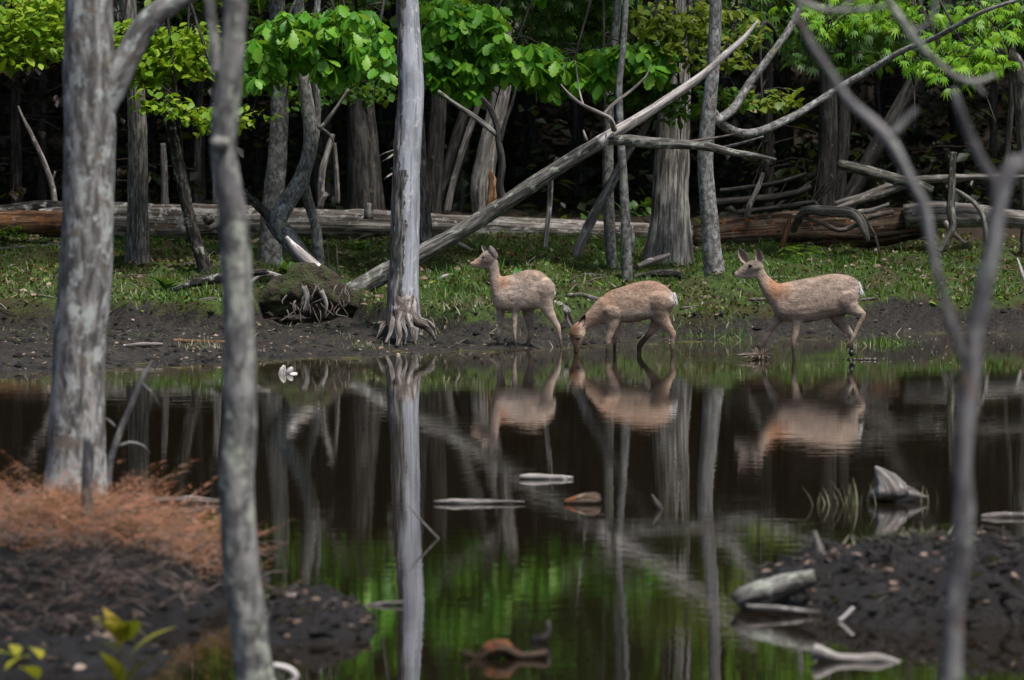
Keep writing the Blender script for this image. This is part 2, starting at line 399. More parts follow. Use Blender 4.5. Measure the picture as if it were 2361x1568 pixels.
# ------------------------------------------------------------------ ground sheet, pond, islands
def axis(parts):
    a = []
    for lo, hi, st in parts: a += list(np.arange(lo, hi, st))
    a.append(parts[-1][1]); return np.array(a)
def sheet(name, xs, ys, zf, mat, attrs=None, org=(0, 0, 0)):
    X, Y = np.meshgrid(xs, ys); Z = zf(X, Y)
    nx, ny = len(xs), len(ys)
    vs = np.stack([X.ravel(), Y.ravel(), Z.ravel()], 1) - np.array(org)
    i = np.arange(nx*ny).reshape(ny, nx)
    fs = np.stack([i[:-1, :-1].ravel(), i[:-1, 1:].ravel(), i[1:, 1:].ravel(), i[1:, :-1].ravel()], 1)
    me = bpy.data.meshes.new(name)
    me.vertices.add(len(vs)); me.vertices.foreach_set('co', vs.ravel())
    me.loops.add(len(fs)*4); me.polygons.add(len(fs))
    me.loops.foreach_set('vertex_index', fs.ravel().astype(np.int32))
    me.polygons.foreach_set('loop_start', np.arange(0, len(fs)*4, 4, dtype=np.int32))
    me.polygons.foreach_set('use_smooth', [True]*len(fs))
    me.update(calc_edges=True)
    for k, fn in (attrs or {}).items():
        a = me.attributes.new(k, 'FLOAT', 'POINT'); a.data.foreach_set('value', np.asarray(fn(X, Y), dtype=np.float32).ravel())
    me.materials.append(MAT[mat])
    o = bpy.data.objects.new(name, me); C.objects.link(o); o.location = org
    return o
def wetf(X, Y):
    s = Y - np.interp(X, _sx, _sy); return sstep(2.2, .1, s)*(s > -3)
xs = axis([(-90, -20, 5), (-20, -7, .6), (-7, 7, .05), (7, 20, .6), (20, 90.01, 5)])
ys = axis([(-25, 50, 1.5), (50, 67, .055), (67, 78, .15), (78, 160.01, 1.2)])
tag(sheet('ground', xs, ys, terr, 'ground', {'moss': moss_mask, 'litter': lambda X, Y: sstep(70, 76, Y), 'wet': wetf}), kind='structure')
def shoref(X, Y):
    s = np.interp(X, _sx, _sy) - Y
    return sstep(4.5, .2, s)
xs = axis([(-30, -7, 2), (-7, 7, .25), (7, 30.01, 2)]); ys = axis([(5, 46, 2), (46, 64, .25), (64, 68.01, 1)])
tag(sheet('pond_water', xs, ys, lambda X, Y: X*0, 'water', {'shore': shoref}), kind='structure')
for k, nm in enumerate(['mud_island', 'mud_island', 'mud_island', 'mud_island']):
    cx, cy, hx, hy, h, s = ISL[k]
    tag(sheet(nm, np.arange(cx-hx*1.35, cx+hx*1.35, .018), np.arange(cy-hy*1.35, cy+hy*1.35, .03), lambda X, Y: isl(k, X, Y), 'island', org=(cx, cy, 0)), kind='structure')

# ------------------------------------------------------------------ leaf shapes (along +Y, face up +Z)
def strip_leaf(name, hw, mat, fold=.18, curl=.25):
    n_ = len(hw); v, f = [], []
    for i, w in enumerate(hw):
        t = i/(n_-1); z = -curl*t*t
        v += [(-w, t, z+fold*w), (0, t, z), (w, t, z+fold*w)]
    for i in range(n_-1):
        a = 3*i; f += [(a, a+1, a+4, a+3), (a+1, a+2, a+5, a+4)]
    return np.array(v), f, mat
def oak_shape():
    hw = [.015]
    for i in range(1, 10):
        t = i/10; w = .03 + .235*math.sin(math.pi*min(1, t**1.5))**.9
        hw.append(w + (.035 if i % 2 else -.035))
    hw.append(.0); return strip_leaf('oak', hw, 'oak_leaf')
def maple_shape():
    v = [(0, 0, 0)]; tips = [(-75, .5), (-48, .78), (-22, .95), (0, 1.08), (22, .95), (48, .78), (75, .5)]
    out = [(-100, .12)]
    for i, (a, r) in enumerate(tips):
        out.append((a, r))
        if i < 6: out.append(((a+tips[i+1][0])/2, .42))
    out.append((100, .12))
    v = [(0, .12, 0)] + [(math.sin(R(a))*r*.9, .12+math.cos(R(a))*r*.9, -.30*r*r) for a, r in out]
    return np.array(v), [(0, i+1, i) for i in range(1, len(out))], 'maple_leaf'
SHAPES = {
    'oak': oak_shape(), 'maple': maple_shape(),
    'beech': strip_leaf('beech', [.02, .20, .30, .30, .20, 0], 'beech_leaf', .15, .2),
    'herb': strip_leaf('herb', [.03, .14, .19, .16, .09, 0], 'herb', .2, .45),
    'blade': (np.array([(-.04, 0, 0), (.04, 0, 0), (.03, .5, .02), (-.03, .5, .02), (0, 1, -.12)]), [(0, 1, 2, 3), (3, 2, 4)], 'grass'),
    'diamond': (np.array([(0, 0, 0), (.34, .5, .06), (0, 1, -.1), (-.34, .5, .06)]), [(0, 1, 2), (0, 2, 3)], 'crown_leaf'),
}
LEAFMESH = {}
def leafmesh(kind, mat):
    if (kind, mat) not in LEAFMESH:
        v, f, _ = SHAPES[kind]; me = bpy.data.meshes.new('leaf'); me.from_pydata(v.tolist(), [], f)
        me.polygons.foreach_set('use_smooth', [True]*len(me.polygons)); me.materials.append(MAT[mat]); LEAFMESH[(kind, mat)] = me
    return LEAFMESH[(kind, mat)]
def leaf_mtx(p, d, size, roll=0.):
    d = Vector(d).normalized()
    up = Vector((0, 0, 1)); x = d.cross(up)
    x = x.normalized() if x.length > 1e-3 else Vector((1, 0, 0))
    z = x.cross(d)
    m = Matrix((x, d, z)).transposed().to_4x4()
    m = m @ Matrix.Rotation(roll, 4, 'Y') @ Matrix.Scale(size, 4)
    m.translation = Vector(p); return m
class LeafStuff:
    """many leaves of one kind joined into one mesh"""
    def __init__(s, kind): s.kind = kind; s.M = []
    def build(s, name, mat, parent=None, org=(0, 0, 0), kind='stuff'):
        v0, f0, _ = SHAPES[s.kind]; k = len(v0)
        if not s.M: return None
        A = np.array([[list(r) for r in m] for m in s.M]); h = np.concatenate([v0, np.ones((k, 1))], 1)
        vs = np.einsum('nij,kj->nki', A, h)[:, :, :3].reshape(-1, 3) - np.array(org)
        fs = [tuple(i+n*k for i in q) for n in range(len(s.M)) for q in f0]
        me = bpy.data.meshes.new(name); me.from_pydata(vs.tolist(), [], fs); me.materials.append(MAT[mat])
        me.polygons.foreach_set('use_smooth', [True]*len(fs))
        o = bpy.data.objects.new(name, me); C.objects.link(o)
        if parent is not None: o.parent = parent
        else: o.location = org
        if kind: o['kind'] = kind
        return o

# ------------------------------------------------------------------ trees
def inpoly(x, y, P):
    c = False; j = len(P)-1
    for i in range(len(P)):
        if (P[i][1] > y) != (P[j][1] > y) and x < (P[j][0]-P[i][0])*(y-P[i][1])/(P[j][1]-P[i][1])+P[i][0]: c = not c
        j = i
    return c
def sample_poly(P, n):
    xs_ = [q[0] for q in P]; ys_ = [q[1] for q in P]; out = []
    while len(out) < n:
        x, y = random.uniform(min(xs_), max(xs_)), random.uniform(min(ys_), max(ys_))
        if inpoly(x, y, P): out.append((x, y))
    return out
def leaves_at(kind, p, L):
    """the leaves of one shoot -> matrices"""
    out = []
    if kind == 'oak':
        k = random.randint(7, 10); a0 = random.uniform(0, 6.28)
        for i in range(k):
            a = a0 + i*6.28/k + random.uniform(-.3, .3); dr = random.uniform(.1, 1.3)
            d = Vector((math.cos(a)*math.cos(dr), math.sin(a)*math.cos(dr), -math.sin(dr)))
            out.append(leaf_mtx(p + Vector((0, 0, random.uniform(-.02, .03))), d, L*random.uniform(.45, 1.15), random.uniform(-.7, .7)))
    elif kind == 'maple':
        for i in range(random.randint(5, 8)):
            a = random.uniform(0, 6.28); q = p + Vector((random.uniform(-.22, .22), random.uniform(-.2, .2), random.uniform(-.05, .05)))
            dr = random.uniform(.25, 1.1)
            d = Vector((math.cos(a)*math.cos(dr), math.sin(a)*math.cos(dr)-.35, -math.sin(dr)))
            out.append(leaf_mtx(q, d, L*random.uniform(.7, 1.15), random.uniform(-.4, .4)))
    else:
        for i in range(random.randint(6, 10)):
            a = random.uniform(0, 6.28); q = p + Vector((random.uniform(-.2, .2), random.uniform(-.2, .2), random.uniform(-.05, .05)))
            dr = random.uniform(-.15, .8)
            d = Vector((math.cos(a)*math.cos(dr), math.sin(a)*math.cos(dr)-.3, -math.sin(dr)))
            out.append(leaf_mtx(q, d, L*random.uniform(.65, 1.15), random.uniform(-.6, .6)))
    return out
def foliage(root, org, limb_from, kind, mat, poly, Y, dY, shoots, L, wood, nobj, limbs=3):
    """a leafy branch of a tree: limbs, twigs, single leaves (parts of the branch) and the remaining leaves"""
    pts = [V(x, y, Y+random.uniform(-dY, dY)) for x, y in sample_poly(poly, shoots)]
    xs_ = sorted(q.x for q in pts); zt = max(q.z for q in pts)
    mb = MB(); nodes = []
    cx = [q[0] for q in poly]; cy = [q[1] for q in poly]
    for l in range(limbs):
        a = min(cx) + (max(cx)-min(cx))*(l+.5)/limbs
        e = V(a + (random.uniform(-.3, .3))*(max(cx)-min(cx))/limbs, sum(cy)/len(cy) + random.uniform(-30, 30), Y)
        s0 = Vector(limb_from) + Vector((0, 0, random.uniform(-.3, .8)))
        mid = s0.lerp(e, .6) + Vector((random.uniform(-.35, .35), -.3, .45+random.uniform(0, .4)))
        far = e + (e-mid).normalized()*random.uniform(.4, .9) + Vector((0, 0, -.15))
        q1 = s0.lerp(mid, .5) + Vector((random.uniform(-.3, .3), 0, random.uniform(.0, .4)))
        P_ = [(s0, .035), (q1, .026), (mid, .02), (e, .013), (far, .005)]
        nodes += [Vector(q[:3]) for q in tube(mb, P_, 6, .12, .15) ]
    for q in pts:
        c = min(nodes, key=lambda w: (w-q).length)
        mid = c.lerp(q, .5) + Vector((random.uniform(-.06, .06), 0, random.uniform(-.02, .12)))
        tube(mb, [(c, .009), (mid, .007), (q, .004)], 4, .12, .1)
    br = mb.build('branch', wood, root, org)
    mats = [m_ for q in pts for m_ in leaves_at(kind, q, L)]
    mats.sort(key=lambda m_: m_.translation.y)           # the ones nearest the pond show largest
    one = mats[:nobj]; rest = LeafStuff(kind); rest.M = mats[nobj:]
    me = leafmesh(kind, mat); o3 = Vector(org)
    for m_ in one:
        o = bpy.data.objects.new('leaf', me); C.objects.link(o); o.parent = br
        mm = m_.copy(); mm.translation = m_.translation - o3; o.matrix_local = mm
    rest.build('foliage', mat, root, org)
def crown(root, org, c, rx, rz, n_, mat='crown_leaf', size=.34):
    ls = LeafStuff('diamond')
    for i in range(n_):
        u = Vector((random.gauss(0, 1), random.gauss(0, 1), random.gauss(0, 1))).normalized()*random.random()**.4
        p = Vector((c[0]+u.x*rx, c[1]+u.y*rx, c[2]+u.z*rz))
        a = random.uniform(0, 6.28); d = Vector((math.cos(a), math.sin(a), random.uniform(-.7, .3)))
        ls.M.append(leaf_mtx(p, d, size*random.uniform(.6, 1.3), random.uniform(-.6, .6)))
    ls.build('crown', mat, root, org, kind=None)
def tree(name, label, Y, mat, pts, subs=(), group=None, top=8.2, sides=18, rough=.07, ridge=.03, base=True, crown_n=330, crown_r=2.8, crown_c=None, sub_mat=None, cat='tree', step=.07, flare=1.35, crown_z=None):
    """pts from the foot upwards in view coordinates; the trunk carries on out of the picture to the crown"""
    if Y is None: Y = hit(pts[0][0], pts[0][1])
    P_ = vpath(Y, pts)
    foot = P_[0][0].copy()
    if base:
        g = float(gz(foot.x, foot.y)); foot.z = g
        r0 = P_[0][1]
        d0 = (P_[0][0]-P_[1][0]).normalized()
        P_ = [(P_[0][0] + d0*.15 + Vector((0, 0, min(0, g-.12-P_[0][0].z))), r0*flare)] + P_
    if top and P_[-1][0].z < top:
        a, b2 = P_[-2][0], P_[-1][0]; d = (b2-a).normalized(); d = (d + Vector((0, 0, 1.2))).normalized()
        k = (top - b2.z)/d.z
        P_.append((b2 + d*k*.5, P_[-1][1]*.85)); P_.append((b2 + d*k, P_[-1][1]*.6))
    root = empty(name, foot); tag(root, label, cat, group)
    mb = MB(); tube(mb, P_, sides, step, rough, ridge=ridge); mb.build('trunk', mat, root, foot)
    for sub in subs:
        m2 = MB(); tube(m2, vpath(Y, sub), 8, .05, .12); m2.build('branch', sub_mat or mat, root, foot)
    if crown_n:
        c = crown_c or P_[-1][0]
        cc = Vector((c[0], c[1]+.6, crown_z or max(top, 6.8)+1.6))
        crown(root, foot, cc, crown_r, 2.2, crown_n)
    root['_'] = 0; del root['_']
    return root, foot, P_

# --- far-bank trees, from the left
tA, fA, pA = tree('beech_tree', 'straight ridged grey trunk in front of the big log, moss at its foot', None, 'grey_bark',
    [(315, 612, 30), (317, 560, 27), (318, 450, 24), (318, 330, 22), (312, 200, 21), (300, 90, 21), (292, -40, 20)], sides=24)
foliage(tA, fA, pA[-2][0], 'beech', 'beech_leaf', [(-20, 20), (60, -10), (150, -15), (150, 120), (90, 140), (20, 150), (-20, 155)], 64.5, .9, 160, .14, 'deep_bark', 150, 2)
foliage(tA, fA, pA[-2][0], 'beech', 'beech_leaf', [(260, 40), (300, 60), (420, 70), (480, 55), (485, 150), (430, 175), (330, 195), (290, 170), (265, 120)], 64.5, .8, 160, .14, 'deep_bark', 150, 3)
tB, fB, pB = tree('leaning_tree', 'blackish rough-barked trunk leaning left beside the big log', None, 'dark_bark',
    [(478, 628, 17), (455, 570, 15), (430, 470, 14), (410, 370, 14), (385, 260, 13), (345, 180, 12), (300, 110, 11), (265, 20, 10)],
    subs=[[(395, 300, 4), (350, 215, 3.5), (300, 150, 3)], [(402, 200, 5, -.2), (440, 240, 5, -.4), (478, 278, 4, -.6), (520, 330, 3, -.7)]], sides=14, rough=.12, crown_n=500)
foliage(tB, fB, pB[-3][0], 'beech', 'beech_leaf', [(330, 195), (375, 215), (425, 225), (480, 250), (560, 235), (615, 262), (560, 275), (500, 300), (440, 285), (400, 260), (345, 245)], 63.6, .5, 42, .12, 'deep_bark', 200, 2)
tC, fC, pC = tree('grey_tree', 'lichen-flecked grey trunk rising behind the arched dead bough', None, 'smooth_bark',
    [(622, 610, 30), (624, 560, 27), (630, 460, 25), (640, 350, 22), (645, 250, 21), (642, 120, 19), (638, -40, 18)], sides=20)
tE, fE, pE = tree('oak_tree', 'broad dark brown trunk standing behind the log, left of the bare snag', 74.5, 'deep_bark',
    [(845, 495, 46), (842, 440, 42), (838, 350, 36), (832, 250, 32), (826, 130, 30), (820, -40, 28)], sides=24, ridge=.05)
foliage(tE, fE, V(815, -150, 66), 'oak', 'oak_leaf', [(560, 135), (600, 65), (650, 15), (720, 25), (800, 15), (905, 10), (905, 175), (850, 150), (800, 165), (760, 190), (720, 150), (660, 140), (625, 185), (565, 180)], 62.2, .7, 175, .215, 'deep_bark', 300, 4)
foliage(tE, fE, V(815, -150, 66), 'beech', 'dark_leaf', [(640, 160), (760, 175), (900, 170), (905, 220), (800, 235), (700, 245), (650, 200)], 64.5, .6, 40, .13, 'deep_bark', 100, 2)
# trunks behind the snag
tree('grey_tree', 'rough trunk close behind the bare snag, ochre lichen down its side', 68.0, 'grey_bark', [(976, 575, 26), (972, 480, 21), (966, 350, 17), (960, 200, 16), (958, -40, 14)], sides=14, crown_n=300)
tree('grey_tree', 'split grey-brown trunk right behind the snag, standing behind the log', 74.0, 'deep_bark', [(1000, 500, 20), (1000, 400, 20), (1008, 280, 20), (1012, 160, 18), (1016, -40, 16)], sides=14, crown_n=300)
for i, (a, lab) in enumerate([([(1003, 490, 12), (1030, 390, 12), (1060, 290, 12), (1090, 200, 11), (1115, 120, 10), (1150, -30, 9)], 'dim slanting trunk in the dark, lowest part hidden by the log behind the snag'),
                 ([(1030, 492, 9), (1045, 420, 8), (1072, 330, 8), (1100, 250, 7), (1116, 212, 5)], 'pale broken pole leaning right with a flared foot on the log')]):
    tree('leaning_tree', lab, 75.5 if i == 0 else 72.0, 'deep_bark' if i == 0 else 'dead_wood', a, sides=10, crown_n=0, top=0 if i else 6.5, base=i == 0)
tH, fH, pH = tree('dead_tree', 'peeling dead trunk with an orange rotten hollow, leaning right behind the log', 73.8, 'dead_wood',
    [(1112, 505, 24), (1112, 430, 27), (1125, 350, 25), (1145, 260, 23), (1162, 180, 21), (1180, 60, 20), (1195, -40, 18)], sides=18, ridge=.06, crown_n=200)
m2 = MB(); tube(m2, vpath(73.45, [(1126, 492, 8), (1134, 455, 12), (1136, 420, 10), (1130, 395, 4)]), 10, .04, .25, lat=.5); tag(m2.build('rot_hollow', 'orange_rot', tH, fH), 'orange rotten hollow')
tJ, fJ, pJ = tree('oak_tree', 'stout ridged oak trunk with flared foot standing before the log', None, 'ridged_bark',
    [(1538, 614, 66), (1541, 585, 58), (1545, 500, 46), (1548, 400, 40), (1555, 250, 37), (1560, 120, 36), (1562, -40, 34)], sides=36, ridge=.07, step=.05, flare=1.3,
    crown_r=3.2, crown_n=450)
foliage(tJ, fJ, pJ[-2][0], 'oak', 'oak_leaf', [(965, 0), (1060, -15), (1150, 20), (1180, 110), (1260, 100), (1330, 125), (1400, 105), (1480, 90), (1540, 100), (1545, 165), (1490, 185), (1440, 160), (1380, 195), (1310, 180), (1270, 215), (1200, 175), (1130, 160), (1120, 200), (1060, 215), (1020, 185), (965, 170)], 64.6, .9, 380, .215, 'deep_bark', 300, 6)
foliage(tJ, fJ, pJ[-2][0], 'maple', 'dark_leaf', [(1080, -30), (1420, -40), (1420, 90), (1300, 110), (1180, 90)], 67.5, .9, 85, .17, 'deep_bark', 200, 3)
foliage(tJ, fJ, pJ[-2][0], 'oak', 'oak_leaf', [(560, -330), (1560, -330), (1560, -20), (560, -20)], 66.8, 1.0, 230, .25, 'deep_bark', 0, 5)
for i, (a, lab) in enumerate([([(1412, 618, 13), (1406, 540, 13), (1402, 420, 13), (1403, 300, 12), (1406, 190, 11), (1420, 60, 10), (1425, -40, 9)], 'slim grey trunk beside the pale slanting pole, left of the stout oak'),
                 ([(1446, 645, 13), (1444, 560, 12), (1438, 420, 10), (1430, 300, 9), (1428, 190, 8), (1440, 60, 7)], 'slim lichen-blue sapling trunk with a stub, nearest the stout oak')]):
    r_, f_, p_ = tree('sapling', lab, None, 'smooth_bark', a, sides=12, crown_n=150, crown_r=1.6, flare=1.2,
        subs=[[(1455, 590, 4), (1459, 555, 5), (1458, 520, 3)]] if i else [[(1410, 300, 4), (1390, 270, 3), (1340, 240, 2.5), (1305, 200, 1.5)]])
tM, fM, pM = tree('beech_tree', 'smooth grey trunk with one long sweeping limb, right of the stout oak', 62.6, 'smooth_bark',
    [(1650, 652, 27), (1643, 590, 23), (1634, 480, 20), (1626, 380, 19), (1630, 300, 18), (1640, 200, 16), (1648, 90, 15), (1650, -40, 14)], sides=18,
    subs=[[(1640, 255, 12, .0), (1680, 298, 11, .3), (1740, 305, 10, .5), (1830, 268, 9, .8), (1920, 212, 8, 1), (2000, 165, 8, 1), (2080, 118, 7, .8), (2160, 85, 6, .5), (2260, 30, 5), (2361, -5, 4)],
          [(1648, 280, 11), (1690, 252, 11, .3), (1730, 190, 10, .5), (1790, 110, 9, .6), (1835, 40, 9, .7), (1850, -40, 8, .8)],
          [(1650, 345, 4, -.3), (1710, 330, 3, -.6), (1760, 315, 2, -.8)]])
foliage(tM, fM, pM[-2][0], 'beech', 'olive_leaf', [(1480, 0), (1560, 15), (1650, 10), (1740, 25), (1745, 80), (1700, 110), (1720, 150), (1640, 165), (1560, 150), (1500, 120)], 64.6, .7, 75, .155, 'deep_bark', 150, 3)
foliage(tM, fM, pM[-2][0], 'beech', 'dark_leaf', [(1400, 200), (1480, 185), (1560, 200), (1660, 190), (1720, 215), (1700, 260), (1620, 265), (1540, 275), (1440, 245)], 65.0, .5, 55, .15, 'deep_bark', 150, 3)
foliage(tM, fM, V(1790, 110, 67), 'beech', 'olive_leaf', [(1720, 220), (1770, 210), (1835, 205), (1835, 225), (1790, 240), (1730, 245)], 65.5, .3, 14, .14, 'deep_bark', 60, 1)
tN, fN, pN = tree('maple_tree', 'twin dark trunk behind the fallen wood pile, right side', 76.0, 'deep_bark',
    [(1905, 480, 26), (1906, 400, 24), (1910, 300, 23), (1908, 150, 20), (1905, -40, 18)], sides=16, crown_r=3.4, crown_n=500,
    subs=[[(1928, 470, 19), (1938, 380, 17), (1945, 280, 16), (1950, 200, 12), (1990, 100, 8)]])
foliage(tN, fN, V(2000, -120, 70), 'maple', 'maple_leaf', [(2045, 160), (2090, 100), (2150, 70), (2250, 55), (2290, 100), (2300, 150), (2240, 190), (2190, 205), (2110, 175)], 65.6, .6, 46, .15, 'deep_bark', 250, 3)
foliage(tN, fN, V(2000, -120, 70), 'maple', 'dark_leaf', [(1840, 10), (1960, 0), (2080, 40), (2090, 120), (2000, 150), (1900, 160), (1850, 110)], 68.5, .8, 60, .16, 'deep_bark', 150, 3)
foliage(tN, fN, V(2000, -120, 70), 'maple', 'maple_leaf', [(1790, -20), (1860, -10), (1960, -10), (2120, 0), (2361, 5), (2370, 90), (2310, 80), (2250, 60), (2140, 70), (2060, 60), (1960, 70), (1850, 90)], 66.5, .7, 60, .15, 'deep_bark', 200, 3)
foliage(tN, fN, V(2000, -120, 70), 'maple', 'maple_leaf', [(1600, -320), (2450, -320), (2450, -20), (1600, -20)], 68.5, 1.0, 150, .17, 'deep_bark', 0, 4)
foliage(tA, fA, pA[-2][0], 'beech', 'beech_leaf', [(-80, -320), (560, -320), (560, 10), (-80, 10)], 67.5, 1.0, 210, .14, 'deep_bark', 0, 4)
tree('leaning_tree', 'dim trunk slanting right behind the fallen wood pile', 77.5, 'deep_bark', [(1955, 470, 20), (2000, 380, 19), (2050, 290, 18), (2105, 190, 17), (2150, 90, 15), (2190, -20, 14)], sides=12, crown_n=200)
tree('maple_tree', 'crooked forked maple limb and trunk past the wood pile, right edge', 71.5, 'grey_bark', [(2375, 520, 22), (2368, 380, 20), (2358, 250, 20), (2345, 150, 18), (2290, 100, 17), (2240, 50, 14), (2215, 20, 12)], sides=14, crown_n=300, crown_c=(6.2, 71.5, 7),
     subs=[[(2285, 100, 12), (2280, 50, 11), (2275, -30, 10)], [(2290, 98, 8), (2305, 60, 7), (2320, 20, 6)]])
tree('thin_tree', 'thin dim pole standing behind the fork of the right-hand limb', 75.5, 'deep_bark', [(2310, 520, 9), (2318, 400, 8), (2330, 250, 8), (2335, 120, 7)], sides=8, crown_n=0)

# dimmer foliage hanging farther back, closing the top of the picture
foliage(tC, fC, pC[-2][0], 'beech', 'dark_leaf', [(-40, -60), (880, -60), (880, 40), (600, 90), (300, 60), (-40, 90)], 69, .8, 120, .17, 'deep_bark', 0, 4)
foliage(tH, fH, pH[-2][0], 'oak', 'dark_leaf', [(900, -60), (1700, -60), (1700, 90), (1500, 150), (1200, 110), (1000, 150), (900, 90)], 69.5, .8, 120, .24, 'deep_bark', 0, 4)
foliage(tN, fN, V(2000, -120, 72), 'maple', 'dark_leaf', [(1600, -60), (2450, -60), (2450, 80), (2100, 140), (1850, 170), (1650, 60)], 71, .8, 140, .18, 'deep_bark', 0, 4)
# --- bare snag in front
sY = 57.9
fS = V(930, 776, sY); fS.z = float(gz(fS.x, sY))
snag = tag(empty('dead_snag', fS), 'bare silver snag with peeling bark and splayed pale roots at the water edge', 'snag')
sp = [(932, 790, 30), (930, 752, 37), (930, 700, 36), (933, 620, 33), (936, 500, 32), (938, 400, 31), (944, 300, 30), (948, 200, 29), (944, 100, 27), (940, 0, 25), (938, -120, 23), (936, -300, 18)]
mb = MB(); tube(mb, vpath(sY, sp), 36, .04, .06, seed=3.3, ridge=.03); mb.build('trunk', 'bare_wood', snag, fS)
mb = MB()
def keepbark(an, t):
    # angle 0 faces the camera; the bark clings to the left
    a = (an + math.pi) % (2*math.pi) - math.pi
    left = -a if BSIGN < 0 else a
    w = .35*mnoise.noise(Vector((0, 3.1, t*26)))+.16*mnoise.noise(Vector((5, 1, t*70)))+.10*mnoise.noise(Vector((2, 8, t*210)))
    lim = (.05 if t < .34 else (.75 if t < .62 else .35)) + w
    if .34 < t < .46: lim = .55 + w
    return lim < left < 2.9
BSIGN = -1
tube(mb, vpath(sY, [(q[0], q[1], q[2]*1.07) for q in sp[1:]]), 96, .018, .10, seed=3.3, ridge=.07, keep=keepbark)
bk_o = mb.build('bark', 'grey_bark', snag, fS)
for pts in ([(918, 690, 20, -.02), (912, 728, 15, -.16), (904, 752, 9, -.3), (899, 770, 7, -.34), (890, 792, 4, -.4)], [(926, 690, 20, -.1), (924, 732, 14, -.26), (919, 758, 10, -.38), (921, 776, 8, -.42), (916, 800, 4, -.5)],
            [(944, 690, 19, -.06), (949, 726, 14, -.2), (962, 744, 11, -.22), (975, 750, 9, -.2), (990, 762, 6, -.15), (1004, 785, 3, -.1)], [(937, 690, 18, -.1), (940, 736, 11, -.3), (949, 757, 7, -.4), (952, 772, 6, -.43), (960, 796, 3, -.5)],
            [(912, 700, 14, .08), (899, 735, 8, 0), (884, 748, 6, -.05), (875, 766, 4, -.1), (866, 788, 2, -.1)], [(931, 715, 10, -.2), (930, 748, 6, -.38), (937, 768, 4, -.45), (934, 795, 2, -.5)], [(950, 700, 14, .1), (966, 735, 8, .1), (988, 742, 5, .1), (1003, 756, 3, .1)]):
    mb = MB(); tube(mb, vpath(sY, pts), 12, .02, .40, ridge=.16, freq=9); mb.build('root', 'root_wood', snag, fS)
for pts in ([(908, 355, 3), (895, 365, 2.2, -.2), (882, 372, 1)], [(912, 345, 2), (890, 352, 1.6, -.2), (870, 362, 1)], [(905, 400, 3), (893, 408, 2, -.2), (885, 415, 1)]):
    mb = MB(); tube(mb, vpath(sY, pts), 5, .03, .2); mb.build('twig', 'dead_wood', snag, fS)

# --- leaning fallen trunk with its bare boughs
Y0 = 60.9
lean = vpath(Y0, [(800, 682, 23.8), (870, 638, 22.9), (960, 592, 21.1), (1060, 535, 19.4), (1160, 472, 18.5), (1240, 418, 17.6), (1310, 372, 16.7), (1380, 330, 15.8), (1430, 298, 13.2), (1490, 262, 11.4), (1560, 215, 10.6), (1620, 172, 8.8), (1670, 128, 7.9), (1715, 88, 6.2), (1748, 48, 2.6)])
fL = lean[0][0].copy(); fL.z = float(gz(fL.x, fL.y))
fall = tag(empty('fallen_tree', fL), 'long leaning fallen tree, lichened below and bleached white towards its tip', 'fallen tree')
mb = MB(); tube(mb, [(V(765, 705, Y0+.1), 29*Y0/FPX)] + lean[:8], 20, .05, .10, ridge=.05); mb.build('trunk', 'lichen_bark', fall, fL)
mb = MB(); tube(mb, lean[7:], 14, .05, .14, ridge=.06); mb.build('bleached_top', 'pale_wood', fall, fL)
def bough(pts, mat='dead_wood', par=fall, org=fL, nm='bough', Yb=Y0, sides=8):
    m_ = MB(); tube(m_, vpath(Yb, pts), sides, .04, .16); return m_.build(nm, mat, par, org)
bough([(1395, 318, 15), (1440, 322, 14), (1490, 328, 13), (1560, 332, 12), (1630, 338, 10), (1690, 352, 8), (1740, 358, 6), (1790, 368, 3)], 'lichen_bark')
bough([(1416, 300, 7, -.1), (1408, 275, 6, -.2), (1385, 262, 5, -.2), (1340, 240, 4, -.2), (1310, 215, 3), (1293, 195, 1.5)])
bough([(1392, 264, 4, -.2), (1420, 235, 3.5, -.1), (1460, 205, 3), (1490, 175, 2), (1500, 150, 1.2)])
bough([(1345, 243, 2.6, -.2), (1335, 205, 2), (1326, 140, 1.2)])
bough([(1352, 325, 5), (1348, 312, 3.5), (1345, 300, 2)])
bough([(1665, 345, 3), (1700, 352, 2.4), (1745, 366, 1.4)])
bough([(1560, 330, 3.4), (1620, 322, 2.6), (1680, 312, 2), (1720, 300, 1)], 'twig_wood')
bough([(1270, 400, 7, .2), (1267, 470, 6, .3), (1262, 520, 5.5, .3), (1257, 572, 5, .3)])
bough([(1160, 462, 10), (1152, 430, 9), (1158, 380, 8), (1150, 330, 8), (1145, 290, 7), (1130, 250, 6), (1110, 225, 5)], 'deep_bark')
bough([(1145, 310, 7), (1115, 285, 6.5), (1080, 260, 6), (1050, 240, 5), (1010, 210, 4)], 'lichen_bark')
bough([(1152, 330, 6), (1165, 280, 5), (1180, 240, 4), (1190, 200, 3)], 'deep_bark')
